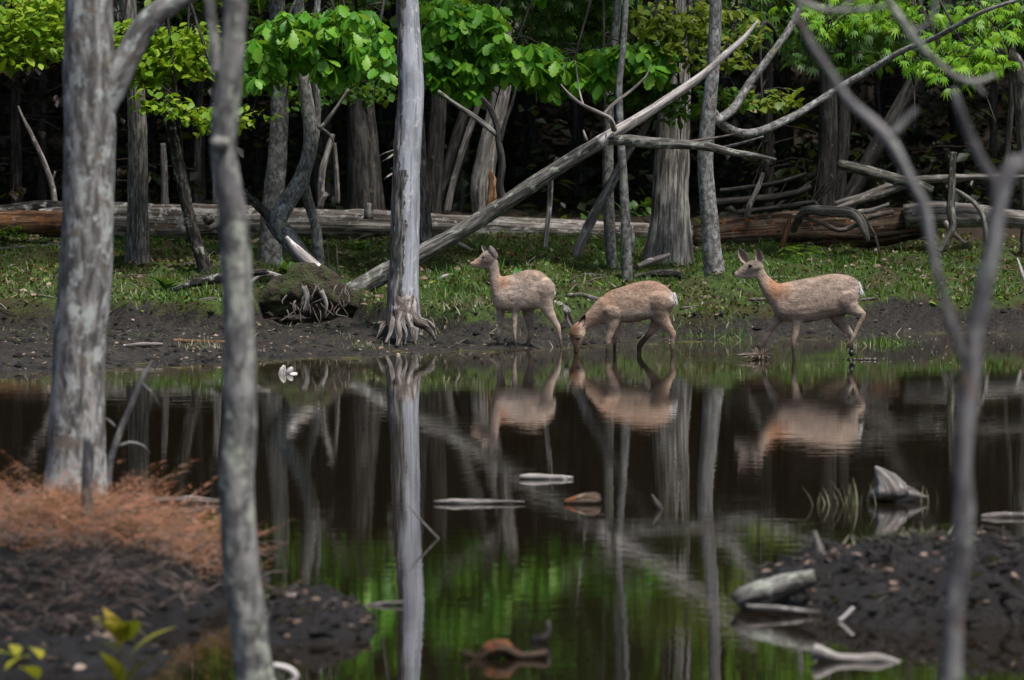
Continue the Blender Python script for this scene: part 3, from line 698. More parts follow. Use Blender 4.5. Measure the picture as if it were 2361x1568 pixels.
# root plate of the leaning tree: an upturned mass of soil and roots
pl = V(715, 660, 60.6)
rp = tag(empty('root_plate', (pl.x, pl.y, float(gz(pl.x, pl.y)))), 'upturned mossy root plate of soil at the foot of the leaning tree', 'root plate'); rpo = rp.location.copy()
mb = MB()
for q in ([(575, 705, 8), (630, 680, 32), (690, 660, 43), (745, 666, 40), (795, 690, 30), (850, 715, 9)], [(630, 722, 8), (680, 708, 22), (740, 712, 24), (800, 726, 8)], [(650, 650, 8), (690, 640, 18), (730, 648, 20), (770, 668, 14)]):
    tube(mb, vpath(60.6, q), 22, .03, .7, freq=4, lat=.7, ridge=.25)
mb.build('soil', 'soil', rp, rpo)
mb = MB()
for i in range(30):
    a = random.uniform(650, 810); b_ = random.uniform(650, 715)
    tube(mb, vpath(60.3, [(a, b_, 2.2), (a+random.uniform(-15, 15), b_+15, 1.6, -.1), (a+random.uniform(-25, 25), b_+random.uniform(20, 45), .8, -.15)]), 4, .04, .2)
mb.build('rootlets', 'twig_wood', rp, rpo)
for q in ([(700, 660, 7), (708, 690, 6), (700, 720, 4)], [(740, 670, 6), (752, 700, 5), (748, 730, 3)]):
    m2 = MB(); tube(m2, vpath(60.2, q), 8, .04, .2); m2.build('root', 'dead_wood', rp, rpo)
# arched dead bough (bent double stem)
ar = vpath(63.3, [(785, 660, 13), (745, 632, 14), (700, 592, 17), (665, 545, 20), (640, 515, 22), (660, 470, 22), (690, 420, 19), (712, 360, 17), (716, 300, 16), (705, 220, 15), (694, 140, 13), (690, 40, 12), (688, -60, 11)])
fa_ = ar[0][0].copy(); fa_.z = float(gz(fa_.x, fa_.y))
arch = tag(empty('bent_tree', fa_), 'bent grey tree bowing to the ground, forked into a second thin stem', 'tree')
mb = MB(); tube(mb, ar, 16, .05, .10, ridge=.04); mb.build('trunk', 'smooth_bark', arch, fa_)
for q, mt in (([(738, 640, 11, .3), (735, 590, 13, .3), (727, 520, 12, .3), (708, 455, 12, .2), (704, 410, 11, .1), (722, 340, 11, .1), (730, 260, 10, .1), (726, 160, 9), (730, 40, 8), (735, -50, 7)], 'smooth_bark'),
              ([(640, 520, 13), (600, 480, 11), (572, 455, 9), (545, 430, 6)], 'dark_bark'), ([(690, 600, 10), (660, 565, 9), (640, 545, 8), (620, 520, 6), (607, 505, 3)], 'lichen_bark'),
              ([(736, 300, 4.5), (760, 270, 4.5), (785, 235, 4), (805, 205, 3.5)], 'dead_wood'), ([(733, 290, 4), (760, 310, 3), (770, 330, 2)], 'dead_wood')):
    m2 = MB(); tube(m2, vpath(63.3, q), 10, .05, .12); m2.build('stem', mt, arch, fa_)
m2 = MB(); tube(m2, vpath(60.9, [(800, 672, 12), (765, 650, 13), (725, 615, 13), (690, 582, 12), (670, 560, 8), (660, 545, 4)]), 12, .04, .2, ridge=.06); o = m2.build('dead_bough', 'pale_wood', arch, fa_)

# --- the big logs
def log(name, label, Y, mat, pts, knots=(), cat='log', sides=26, ridge=.10, group=None):
    P_ = vpath(Y, pts); fo = P_[len(P_)//2][0].copy(); fo.z -= P_[len(P_)//2][1]
    mb = MB(); tube(mb, P_, sides, .06, .12, ridge=ridge, freq=1.6)
    if knots:
        root = tag(empty(name, fo), label, cat, group); mb.build('trunk', mat, root, fo)
        for q in knots:
            m2 = MB(); tube(m2, vpath(Y, q[1:]), 9, .04, .2); m2.build('branch_stub', q[0], root, fo)
        return root
    return tag(mb.build(name, mat, None, fo), label, cat, group)
log('fallen_log', 'long silvery fallen log lying across the mossy bank', 72.0, 'log_wood',
    [(90, 515, 30), (200, 512, 40), (300, 511, 43), (480, 513, 42), (650, 515, 37), (850, 519, 34), (1000, 524, 31), (1200, 530, 27), (1400, 536, 24), (1560, 540, 22), (1630, 541, 20)],
    [('log_wood', (850, 505, 12, -.5), (851, 485, 10, -.5), (852, 468, 7, -.5)), ('dead_wood', (738, 480, 8), (742, 462, 7), (755, 445, 5)), ('log_wood', (480, 505, 14, -.4), (485, 502, 12, -.65)),
     ('dead_wood', (380, 480, 10), (379, 430, 8), (378, 380, 8), (376, 330, 6)), ('dead_wood', (1500, 522, 5), (1502, 505, 3.5)), ('dead_wood', (500, 470, 10, .2), (498, 400, 9, .2), (494, 330, 7, .2)),
     ('dead_wood', (740, 470, 9, .4), (742, 400, 8, .4), (755, 350, 7, .5), (768, 310, 5, .6)), ('dead_wood', (778, 470, 6, .6), (776, 400, 6, .6), (770, 330, 5, .6))], ridge=.16)
log('fallen_log', 'reddish weathered butt of a log beside the left foreground trunk', 71.4, 'orange_rot', [(-60, 520, 28), (20, 516, 27), (90, 515, 26), (160, 514, 22)], ridge=.14)
log('mossy_log', 'rust-mossed log lying on top of the reddish log butt', 72.2, 'dark_bark', [(-40, 492, 14), (30, 485, 15), (100, 478, 17), (150, 478, 13)])
log('rotten_log', 'crumbling brown rotten log under the fallen wood pile', 71.2, 'rotten_wood', [(1600, 545, 26), (1680, 538, 32), (1760, 532, 38), (1880, 528, 42), (2000, 525, 42), (2090, 515, 36), (2160, 510, 26)], ridge=.22)
log('rotten_log', 'grey hollow log ending past the thin leaning post on the right', 71.0, 'dead_wood', [(2085, 500, 28), (2150, 495, 30), (2250, 498, 27), (2330, 505, 22), (2420, 512, 20)],
    [('dead_wood', (2180, 515, 8, -.3), (2200, 540, 6, -.5), (2225, 562, 4, -.5))], ridge=.18)

# ------------------------------------------------------------------ loose poles, boughs and driftwood
def stick(name, label, cat, Y, mat, pts, subs=(), group=None, sides=9, rough=.16, sub='twig', step=.035, ridge=.03):
    if Y is None: Y = hit(pts[0][0], pts[0][1])
    P_ = vpath(Y, pts); fo = min((q[0] for q in P_), key=lambda w: w.z).copy()
    mb = MB(); mr = max(q[1] for q in P_); fq = min(16., max(3., .30/mr))
    tube(mb, P_, sides, min(step, max(.012, mr*.6)), rough, ridge=ridge, freq=fq)
    if not subs: return tag(mb.build(name, mat, None, fo), label, cat, group)
    root = tag(empty(name, fo), label, cat, group); mb.build('stem', mat, root, fo)
    for q in subs:
        m2 = MB(); tube(m2, vpath(Y, q), 6, step, .15); m2.build(sub, mat, root, fo)
    return root
stick('dead_pole', 'pale dead pole slanting between the slim trunks to the leaning tree', 'pole', 64.9, 'dead_wood', [(1328, 592, 11), (1350, 535, 12), (1390, 460, 12), (1420, 405, 11), (1450, 345, 10), (1478, 310, 9), (1505, 262, 5)])
# wood pile on the right
W = 70.2
stick('dead_bough', 'thick lichened bough with a broken end on top of the wood pile', 'bough', W, 'lichen_bark', [(1932, 378, 11), (1960, 385, 13), (2010, 398, 14), (2060, 412, 14), (2110, 424, 13), (2150, 440, 10)])
stick('dead_pole', 'straight grey pole lying level across the back of the wood pile', 'pole', W+.5, 'dead_wood', [(2040, 428, 10), (2110, 416, 10), (2200, 410, 9), (2300, 408, 7), (2380, 408, 6)])
stick('dead_pole', 'weathered pole rising right across the middle of the wood pile', 'pole', W, 'dead_wood', [(1905, 492, 7), (1960, 470, 8), (2030, 448, 9), (2080, 430, 8), (2120, 428, 6)])
stick('dead_pole', 'second grey pole slanting up under the lichened bough', 'pole', W+.3, 'dead_wood', [(1925, 470, 6), (1990, 452, 8), (2060, 428, 10), (2100, 420, 8)])
stick('bare_branch', 'bleached antler-shaped branch hanging over the rotten log', 'branch', 69.6, 'dead_wood', [(1830, 530, 8, .6), (1845, 500, 10, .3), (1870, 485, 12), (1920, 488, 13, -.2), (1965, 492, 12, -.3), (1985, 510, 10, -.4), (1995, 535, 8, -.5), (2002, 556, 4, -.5)],
      subs=[[(1970, 490, 7), (2010, 485, 6), (2050, 470, 4)], [(1880, 484, 6), (1885, 472, 5), (1880, 465, 3)]], sub='branch')
stick('bare_branch', 'thin forked bough crossing the rotten log beside the bleached branch', 'branch', 69.7, 'twig_wood', [(1850, 500, 5), (1895, 515, 5), (1930, 530, 6), (1960, 525, 6), (2010, 500, 7), (2060, 488, 5)])
stick('dead_pole', 'orange-brown broken stake leaning by the bright green seedlings', 'stake', None, 'orange_rot', [(1799, 580, 6), (1808, 550, 7), (1815, 525, 6), (1822, 500, 4)])
stick('dead_pole', 'thin upright post with a bent lower end, right of the wood pile', 'post', 68.6, 'lichen_bark', [(2168, 582, 7), (2182, 555, 8), (2196, 525, 9), (2192, 480, 10), (2194, 420, 9), (2198, 350, 8)])
stick('bare_branch', 'curved grey branch arching down right of the upright post', 'branch', 69.0, 'dead_wood', [(2180, 430, 4), (2215, 445, 5), (2250, 472, 6), (2268, 505, 6), (2275, 550, 6), (2282, 570, 5)])
stick('bare_branch', 'short forked stub standing on the rotten log near the oak', 'branch', 71.0, 'dead_wood', [(1722, 500, 8, -.3), (1730, 470, 7, -.3), (1745, 440, 6, -.2), (1760, 400, 4)])
stick('bare_branch', 'slender white twig drooping off the rotten log', 'branch', 69.4, 'twig_wood', [(1985, 490, 3), (2002, 515, 3), (2018, 545, 3), (2028, 585, 3)])
for i, q in enumerate([[(1630, 470, 9), (1720, 462, 10), (1820, 450, 10), (1870, 430, 6)], [(1660, 440, 5), (1780, 425, 6), (1860, 400, 4)], [(1700, 490, 6), (1790, 480, 7), (1880, 465, 5)], [(1730, 520, 5), (1800, 470, 5), (1870, 420, 4)]]):
    stick('dead_pole', ['dim thick pole lying in the gloom left of the wood pile', 'long thin pole in the gloom above the thick dim pole', 'dim pole lying just above the rotten log', 'thin slanting rod crossing the dim poles'][i], 'pole', 72.6+.2*i, 'deep_bark', q)
for i in range(10):       # fine dead stems splayed in the gloom
    a = random.uniform(1690, 1880); b_ = random.uniform(380, 470)
    stick('dead_sapling', 'fine dead sapling splayed in the gloom behind the rotten log', 'sapling', 73.2, 'deep_bark', [(a, 500, 2.5), (a+random.uniform(10, 50), (500+b_)/2, 2), (a+random.uniform(40, 160), b_-60, 1.2)], group='fine dead saplings behind the rotten log', sides=5)
# left bank
stick('dead_branch', 'grey branch propped level on short side twigs above the left moss', 'branch', None, 'dead_wood', [(-30, 577, 6), (40, 574, 7), (90, 570, 6), (135, 566, 5), (180, 566, 3)],
      subs=[[(75, 573, 4), (80, 590, 3.5), (88, 604, 2)], [(105, 572, 3), (125, 588, 2.6), (135, 598, 2)], [(30, 575, 3), (32, 590, 2), (30, 600, 1.4)]])
stick('dead_branch', 'forked pale branch lying on the mud at the left edge', 'branch', None, 'dead_wood', [(-20, 675, 6), (30, 700, 6), (75, 722, 4), (112, 736, 3)], subs=[[(-10, 690, 6), (30, 715, 6), (60, 732, 4)]])
stick('split_log', 'short split log end resting on the mud behind the left trunk', 'log', None, 'rotten_wood', [(228, 726, 13), (260, 724, 15), (290, 726, 14), (308, 730, 9)], ridge=.2)
stick('dead_branch', 'dark rotting branch arching over the cut bank', 'branch', 61.0, 'dark_bark', [(395, 670, 5), (440, 655, 9), (480, 645, 12), (520, 640, 12), (580, 630, 9), (620, 625, 6)])
stick('dead_branch', 'grey knotted branch lying before the leaning black trunk', 'branch', 61.8, 'dead_wood', [(575, 655, 6), (610, 632, 7), (650, 640, 6), (680, 650, 4)])
stick('dead_branch', 'leaning thin dead pole high in the gloom at left', 'pole', 74.0, 'dead_wood', [(128, 480, 8), (118, 420, 7), (95, 360, 6), (72, 310, 5), (52, 270, 3), (42, 245, 2)], subs=[[(120, 420, 3), (128, 395, 2)]])
stick('thin_twig', 'upright thin dead twig pair near the snag, with side fork', 'twig', None, 'twig_wood', [(760, 640, 2.5), (757, 600, 2.2), (755, 560, 1.4)], subs=[[(757, 590, 1.5), (748, 582, 1)]])
stick('thin_twig', 'single upright dead twig just left of the snag', 'twig', None, 'twig_wood', [(778, 650, 2.5), (777, 600, 2.2), (775, 555, 1.4)])
stick('mud_stick', 'flat pale stick lying on the wet mud near the tree at left', 'stick', None, 'dead_wood', [(285, 798, 4), (330, 794, 5), (375, 794, 4)])
stick('mud_stick', 'flat reddish stick on the wet mud beside the slim foreground tree', 'stick', None, 'orange_rot', [(400, 785, 4), (450, 788, 5), (510, 790, 5), (560, 792, 4)])
# centre bank
stick('dead_bough', 'grey curved bough in the grass at the foot of the slim saplings', 'bough', None, 'lichen_bark', [(1345, 634, 6), (1380, 640, 9), (1420, 648, 8), (1455, 640, 6), (1490, 632, 5)])
stick('dead_bough', 'dark curved bough lying in the grass before the stout oak', 'bough', None, 'dark_bark', [(1490, 634, 6), (1520, 630, 9), (1560, 634, 9), (1585, 645, 7), (1600, 655, 4)])
stick('dead_bough', 'grey rod leaning against the flared foot of the stout oak', 'bough', 64.3, 'dead_wood', [(1470, 614, 6), (1500, 602, 7), (1532, 592, 6), (1545, 586, 4)])
stick('cut_log', 'pale grey log end sticking out of the bank behind the first deer', 'log', 59.6, 'dead_wood', [(1230, 680, 12, .6), (1265, 695, 13, .2), (1300, 714, 12, -.2), (1312, 720, 6, -.3)])
stick('dead_bough', 'pale twisted root lying on the bank behind the grazing deer', 'root', None, 'dead_wood', [(1300, 682, 4), (1340, 680, 5), (1370, 688, 5), (1395, 694, 3)])
stick('dead_branch', 'mossy branch end rising behind the head of the first deer', 'branch', None, 'dead_wood', [(1090, 580, 5), (1065, 565, 6), (1045, 555, 5), (1035, 550, 3)])
stick('dead_branch', 'short pale chunk of wood in the moss right of the snag', 'branch', None, 'dead_wood', [(1005, 648, 4), (1022, 640, 6), (1036, 634, 4)])
stick('dead_bough', 'bleached stick standing at the far right of the bank', 'stick', None, 'pale_wood', [(2366, 655, 5), (2355, 625, 5), (2345, 595, 2)])
for i, (vx, vy, l) in enumerate([(640, 735, 24), (690, 742, 30), (880, 745, 20), (1010, 655, 24), (1800, 640, 40), (1700, 675, 20), (1745, 690, 26), (2000, 690, 20), (170, 640, 22), (480, 690, 20)]):
    stick('mud_stick', 'small broken stick on the bank ' + ['below the root plate', 'left of the snag, under the root plate soil', 'just left of the snag foot', 'in the moss right of the snag', 'behind the head of the walking deer', 'under the smooth grey trunk', 'in front of the walking deer face', 'behind the rump of the walking deer', 'in the moss left of the ridged trunk', 'right of the slim foreground tree'][i], 'stick', None, random.choice(['dead_wood', 'twig_wood', 'rotten_wood']), [(vx-l, vy+2, 3), (vx, vy, 4.5), (vx+l, vy+random.uniform(-6, 6), 2.5)], group='small broken sticks on the bank', sides=7)

# driftwood in the pond
def drift(label, pts, mat='dead_wood', subs=(), vy=None, name='driftwood', **kw):
    return stick(name, label, 'driftwood', wY(vy or max(q[1] for q in pts)), mat, pts, subs, **kw)
drift('small jagged bleached stump poking from the water by the mud', [(648, 868, 9), (652, 852, 8), (656, 842, 3)], 'pale_wood', [[(660, 866, 9), (670, 852, 8), (674, 846, 3)], [(655, 864, 8), (672, 866, 9), (686, 862, 4)]], vy=862, sub='spike')
drift('silvery cut log floating in the middle of the pond', [(1198, 1101, 5), (1215, 1100, 8), (1260, 1101, 8), (1300, 1104, 8), (1322, 1104, 6)], 'dead_wood', vy=1106)
drift('thin half-sunk branch with a stub pointing down, middle of the pond', [(1000, 1156, 2), (1040, 1157, 7), (1100, 1158, 8), (1160, 1157, 4), (1210, 1157, 2)], 'dead_wood', [[(1128, 1158, 5), (1133, 1168, 4), (1136, 1172, 2)]], vy=1163)
drift('brown knobbly stump end just above the water', [(1300, 1158, 4), (1325, 1154, 12), (1350, 1150, 14), (1378, 1152, 14), (1384, 1156, 6)], 'rotten_wood', vy=1163, rough=.35)
drift('dark pointed stake leaning out of the water', [(1524, 1180, 8), (1516, 1165, 8), (1508, 1150, 5), (1503, 1140, 2)], 'wet_wood', vy=1176)
drift('bent twig angled out of the water in front of the snag reflection', [(1012, 1243, 2.6), (985, 1215, 2.2), (958, 1185, 2), (940, 1162, 1.3)], 'dead_wood', vy=1243)
st = drift('pointed rocky-looking bleached stump in the pond near the tufts', [(2050, 1142, 45), (2048, 1125, 40), (2040, 1105, 25), (2025, 1085, 9), (2018, 1075, 2)], 'dead_wood', [[(2060, 1142, 26), (2095, 1138, 20), (2125, 1146, 8), (2140, 1146, 3)]], vy=1158, sub='spur', rough=.4, ridge=.25, sides=22)
drift('flat bleached log floating at the far right of the pond', [(2262, 1191, 5), (2290, 1189, 8), (2340, 1189, 8), (2400, 1190, 7)], 'dead_wood', vy=1194)
drift('long thin driftwood between the two foreground trunks', [(310, 1158, 2), (345, 1154, 8), (400, 1153, 8), (430, 1152, 10), (470, 1154, 8), (520, 1157, 3)], 'dead_wood', vy=1162)
drift('slim floating stick left of the big foreground trunk', [(-20, 1154, 2), (40, 1154, 3), (115, 1156, 2)], 'dead_wood', vy=1158)
drift('gnarled root arching out of the green reflection, near shore', [(1062, 1512, 5), (1070, 1505, 7), (1100, 1518, 12), (1130, 1500, 18), (1165, 1496, 20), (1190, 1510, 12), (1230, 1512, 12), (1262, 1506, 8)], 'rotten_wood', vy=1522, rough=.35)
drift('black stub of wood standing beside the gnarled root', [(1225, 1480, 9), (1250, 1472, 14), (1262, 1465, 10), (1265, 1445, 7), (1264, 1430, 4)], 'wet_wood', vy=1485)
drift('pale knuckled driftwood lying below the right mud island', [(1872, 1498, 16), (1895, 1508, 18), (1930, 1518, 12), (1980, 1520, 12), (2020, 1518, 12), (2045, 1522, 10), (2080, 1535, 10), (2110, 1545, 6)], 'dead_wood', vy=1528)
drift('bleached short stick leaning out of the mud by the slim foreground tree', [(600, 1425, 8), (625, 1412, 10), (655, 1402, 11), (675, 1385, 9), (682, 1368, 6)], 'pale_wood', vy=1445, name='bleached_stick')
drift('floating twig tip beside the small mud islet', [(840, 1396, 3), (880, 1392, 5), (930, 1388, 3)], 'dead_wood', vy=1398)
drift('pale root curling from the foot of the slim foreground tree', [(630, 1535, 7), (660, 1540, 8), (680, 1555, 8), (684, 1580, 6)], 'pale_wood', vy=1560)
iy = 29.2
stick('dead_stake', 'broken upright stake on the tip of the right mud island', 'stake', 28.6, 'dead_wood', [(1888, 1308, 20), (1890, 1275, 15), (1882, 1245, 10), (1878, 1224, 4)])
stick('island_branch', 'grey branch lying along the top of the right mud island', 'branch', 28.9, 'dead_wood', [(1935, 1310, 6), (1975, 1290, 7), (2010, 1282, 6), (2045, 1272, 4)])
stick('island_branch', 'blunt grey log jutting left out of the right mud island', 'branch', 27.9, 'lichen_bark', [(1700, 1395, 26), (1720, 1380, 28), (1770, 1365, 30), (1830, 1345, 26), (1880, 1330, 16)], ridge=.15, rough=.25, sides=16)
stick('island_branch', 'pale stick under the jutting grey log, at the water', 'branch', 27.6, 'dead_wood', [(1720, 1398, 5), (1790, 1402, 7), (1840, 1408, 7), (1890, 1412, 4)])
stick('island_branch', 'short pale twig leaning at the front of the right mud island', 'branch', 27.3, 'pale_wood', [(1935, 1432, 6), (1955, 1415, 6), (1968, 1400, 4)])
stick('dead_stake', 'weathered wooden stake standing in front of the big foreground trunk', 'stake', 29.2, 'branch_bark', [(200, 1225, 15), (200, 1150, 14), (203, 1080, 14), (206, 1012, 13)], rough=.06)
stick('dead_branch', 'thin leaning bare branch with curved twigs behind the big foreground trunk', 'branch', 32.5, 'branch_bark', [(248, 1120, 9), (255, 1060, 9), (275, 1000, 8), (300, 940, 7), (325, 880, 6), (350, 832, 3)],
      subs=[[(270, 1030, 4), (300, 1020, 3.6), (330, 1028, 3), (345, 1045, 2)], [(265, 985, 4), (245, 965, 3), (225, 985, 2)], [(322, 880, 3), (350, 905, 2.6), (368, 935, 1.6)]])

# ------------------------------------------------------------------ foreground trees
tL, fT, pT = tree('foreground_tree', 'thick pale grey trunk with a forked limb rising from the red needle mound', 31.6, 'near_bark',
    [(172, 1165, 80), (174, 1120, 74), (178, 1040, 68), (180, 900, 62), (183, 780, 61), (196, 640, 61), (202, 500, 59), (206, 330, 59), (205, 200, 58), (204, 0, 56), (203, -150, 55)],
    sides=40, rough=.05, ridge=.03, step=.04, flare=1.15, crown_n=700, crown_z=9.5, top=8.2, crown_r=3.4)
m2 = MB(); tube(m2, vpath(31.6, [(225, 265, 36), (262, 195, 34), (300, 120, 30), (340, 50, 28), (400, 5, 24), (470, -30, 20), (520, -60, 18)]), 20, .04, .08, ridge=.03); m2.build('limb', 'near_bark', tL, fT)
t2, f2_, p2_ = tree('foreground_tree', 'slim mottled grey trunk with a mossy kink, standing in the pond edge', 23.6, 'near_bark_pale',
    [(600, 1640, 44), (588, 1568, 43), (567, 1400, 43), (552, 1250, 42), (546, 1100, 40), (551, 980, 39), (552, 850, 37), (548, 700, 34), (540, 520, 34), (520, 400, 30), (514, 330, 30), (524, 220, 33), (537, 100, 28), (543, 0, 26), (545, -120, 25)],
    sides=28, rough=.10, ridge=.04, step=.03, flare=1.1, crown_n=500, crown_z=8.5, top=7.2, crown_r=2.4)
for q in ([(500, 170, 16), (495, 100, 14), (485, 30, 12), (478, -60, 11)], [(515, 335, 20, -.04), (500, 330, 18, -.07), (488, 332, 10, -.08)]):
    m2 = MB(); tube(m2, vpath(23.6, q), 12, .03, .2); m2.build('limb', 'near_bark_pale', t2, f2_)
t3, f3_, p3_ = tree('foreground_sapling', 'thin forked grey sapling in the near shallows with bare twigs hanging from its top', 16.6, 'branch_bark',
    [(2185, 1700, 24.0), (2192, 1568, 24.0), (2198, 1420, 24.0), (2212, 1300, 25.6), (2222, 1180, 24.0), (2216, 1080, 23.2), (2226, 960, 21.6), (2240, 850, 22.4), (2258, 720, 21.6), (2282, 600, 21.6), (2298, 500, 20.8), (2310, 430, 22.4), (2345, 370, 19.2), (2400, 290, 17.6)],
    sides=20, rough=.12, ridge=.03, step=.02, flare=1.05, crown_n=0, top=5.0)
for q in ([(2238, 850, 16.0), (2205, 780, 11.2), (2180, 700, 10.4), (2150, 580, 10.4), (2130, 480, 12.8), (2100, 420, 12.0), (2055, 330, 13.6), (2010, 280, 12.8), (1950, 225, 11.2), (1900, 150, 11.2), (1862, 90, 10.4), (1840, 40, 9.6)],
          [(2052, 318, 10.4), (2080, 285, 9.6), (2115, 252, 7.2)], [(2305, 440, 12.8), (2270, 380, 11.2), (2240, 320, 11.2), (2215, 260, 11.2), (2198, 205, 6.4)],):
    m2 = MB(); tube(m2, vpath(16.6, q), 12, .02, .14); m2.build('branch', 'branch_bark', t3, f3_)
tops = p3_[-1][0]                                  # an overhead bough of the sapling carries the hanging twigs
for e_, r_ in (((2030, -30), .013), ((1800, -30), .012), ((2165, -40), .008), ((1985, -30), .008)):
    e3 = V(e_[0], e_[1], 20.0); m2 = MB(); md3 = tops.lerp(e3, .6) + Vector((0, 0, .25))
    tube(m2, [(tops, .022), (tops.lerp(md3, .5)+Vector((0, 0, .12)), .019), (md3, .016), (e3, r_)], 10, .04, .12); m2.build('branch', 'near_bark_pale', t3, f3_)
for q in ([(2030, -30, 9), (2060, 20, 9), (2095, 70, 11), (2130, 115, 9), (2180, 160, 8), (2220, 185, 8), (2260, 188, 7), (2295, 172, 4)], [(2100, 75, 7), (2140, 55, 6), (2155, 10, 6), (2165, -40, 5)], [(2245, 188, 6), (2262, 210, 4), (2275, 222, 2)],
          [(1800, -30, 8), (1850, 5, 8), (1910, 25, 8), (1970, 25, 7), (2040, 15, 6)], [(1930, 26, 6), (1960, 5, 5), (1985, -30, 5)]):
    m2 = MB(); tube(m2, vpath(20.0, q), 10, .02, .16); m2.build('twig', 'near_bark_pale', t3, f3_)

# ------------------------------------------------------------------ the dark wood behind
def gloom_tree(Y, vx, r, lean, label, group, twigs=False):
    X = (vx-1180.5)*Y/FPX; z = float(gz(X, Y)); fo = Vector((X, Y, z))
    root = tag(empty('background_tree', fo), label, 'tree', group)
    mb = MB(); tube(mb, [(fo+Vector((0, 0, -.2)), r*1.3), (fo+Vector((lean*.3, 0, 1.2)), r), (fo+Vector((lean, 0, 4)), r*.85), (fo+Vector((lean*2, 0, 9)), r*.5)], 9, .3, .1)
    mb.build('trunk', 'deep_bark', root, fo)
    if twigs:
        mb = MB(); ls = LeafStuff('diamond')
        for i in range(26):
            h = random.uniform(.5, 5); a = random.uniform(0, 6.28); l = random.uniform(.7, 1.8)
            s_ = fo + Vector((lean*h/4, 0, h)); e = s_ + Vector((math.cos(a)*l, math.sin(a)*l, random.uniform(-.4, .1)))
            tube(mb, [(s_, .014), (s_.lerp(e, .5)+Vector((0, 0, .08)), .009), (e, .004)], 4, .3, .1)
            for k in range(14):
                q = s_.lerp(e, random.uniform(.3, 1)); ls.M.append(leaf_mtx(q+Vector((random.uniform(-.12, .12), random.uniform(-.12, .12), -.05)), (random.uniform(-1, 1), random.uniform(-1, 1), -.6), random.uniform(.1, .22)))
        mb.build('dead_branches', 'dull_twig', root, fo); ls.build('needles', 'dull_needle' if random.random() < .5 else 'gloom_leaf', root, fo)
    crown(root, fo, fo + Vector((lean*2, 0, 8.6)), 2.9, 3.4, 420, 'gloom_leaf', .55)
bark('dull_twig', (.03, .022, .018), (.085, .065, .05), (.1, .08, .06), .66, (.08, .04, .03), .7, 30, .2, .004)
k = 0
for i in range(16):
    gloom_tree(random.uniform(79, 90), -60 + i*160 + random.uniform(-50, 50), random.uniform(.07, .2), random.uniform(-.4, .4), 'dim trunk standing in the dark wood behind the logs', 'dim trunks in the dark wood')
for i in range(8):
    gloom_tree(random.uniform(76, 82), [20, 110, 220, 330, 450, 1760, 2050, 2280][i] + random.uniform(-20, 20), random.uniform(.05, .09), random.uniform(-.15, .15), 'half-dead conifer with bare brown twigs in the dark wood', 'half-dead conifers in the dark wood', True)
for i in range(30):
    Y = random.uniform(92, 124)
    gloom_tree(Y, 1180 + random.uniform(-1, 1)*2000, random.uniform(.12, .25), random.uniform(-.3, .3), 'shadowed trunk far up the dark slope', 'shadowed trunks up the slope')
# canopy and flanks added outside the frame, one mass blocking the sky light
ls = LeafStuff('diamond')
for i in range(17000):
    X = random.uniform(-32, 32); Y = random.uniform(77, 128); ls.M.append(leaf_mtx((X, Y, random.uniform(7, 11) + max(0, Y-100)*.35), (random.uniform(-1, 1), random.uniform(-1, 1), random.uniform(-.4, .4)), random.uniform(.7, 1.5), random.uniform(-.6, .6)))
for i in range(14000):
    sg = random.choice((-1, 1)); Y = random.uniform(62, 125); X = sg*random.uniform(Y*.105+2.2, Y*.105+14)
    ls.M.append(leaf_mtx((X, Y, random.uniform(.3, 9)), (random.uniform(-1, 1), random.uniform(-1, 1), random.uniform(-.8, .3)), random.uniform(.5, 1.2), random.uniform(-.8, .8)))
tag(ls.build('sky_block_canopy', 'gloom_leaf'), 'dense dark canopy added above and beside the slope to block sky light', 'canopy', kind='stuff')
# undergrowth of the slope, one mass
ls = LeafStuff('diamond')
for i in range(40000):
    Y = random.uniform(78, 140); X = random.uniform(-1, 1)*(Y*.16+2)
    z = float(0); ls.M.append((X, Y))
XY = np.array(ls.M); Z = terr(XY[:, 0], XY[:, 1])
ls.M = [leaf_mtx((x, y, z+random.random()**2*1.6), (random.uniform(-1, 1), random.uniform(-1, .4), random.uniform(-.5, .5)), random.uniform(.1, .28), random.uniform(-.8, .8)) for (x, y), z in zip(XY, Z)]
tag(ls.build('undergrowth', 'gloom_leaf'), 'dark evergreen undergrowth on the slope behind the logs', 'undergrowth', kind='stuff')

# ------------------------------------------------------------------ ground cover
def scatter(n_, vx0, vx1, Y0_, Y1_, maskf=None):
    Y = rng.uniform(Y0_, Y1_, n_*3); X = (rng.uniform(vx0, vx1, n_*3)-1180.5)*Y/FPX
    if maskf is not None:
        k_ = rng.uniform(0, 1, len(X)) < maskf(X, Y); X, Y = X[k_], Y[k_]
    X, Y = X[:n_], Y[:n_]; return X, Y, terr(X, Y)
def cover(name, label, cat, kind, mat, n_, size, box, maskf, tilt=(.9, 1.4), lift=0.):
    X, Y, Z = scatter(n_, *box, maskf); ls = LeafStuff(kind)
    for x, y, z in zip(X, Y, Z):
        a = random.uniform(0, 6.28); e = random.uniform(*tilt)
        ls.M.append(leaf_mtx((x, y, z-.005+lift), (math.cos(a)*math.cos(e), math.sin(a)*math.cos(e), math.sin(e)), random.uniform(*size), random.uniform(-1, 1)))
    return tag(ls.build(name, mat), label, cat, kind='stuff')
gm = lambda X, Y: np.clip(moss_mask(X, Y)*1.1-.25, 0, 1)*np.clip(.35+2.6*fbm(X*1.1, Y*.9, 61), .03, 1)
cover('grass', 'short green grass on the mossy bank', 'grass', 'blade', 'grass', 38000, (.04, .11), (-150, 2520, 57.5, 73), gm)
cover('moss', 'low olive and rusty moss cushions on the bank', 'moss', 'diamond', 'moss_tuft', 46000, (.025, .06), (-150, 2520, 57.5, 74), lambda X, Y: np.clip(moss_mask(X, Y)*1.2-.2, 0, 1), (.1, 1.2))
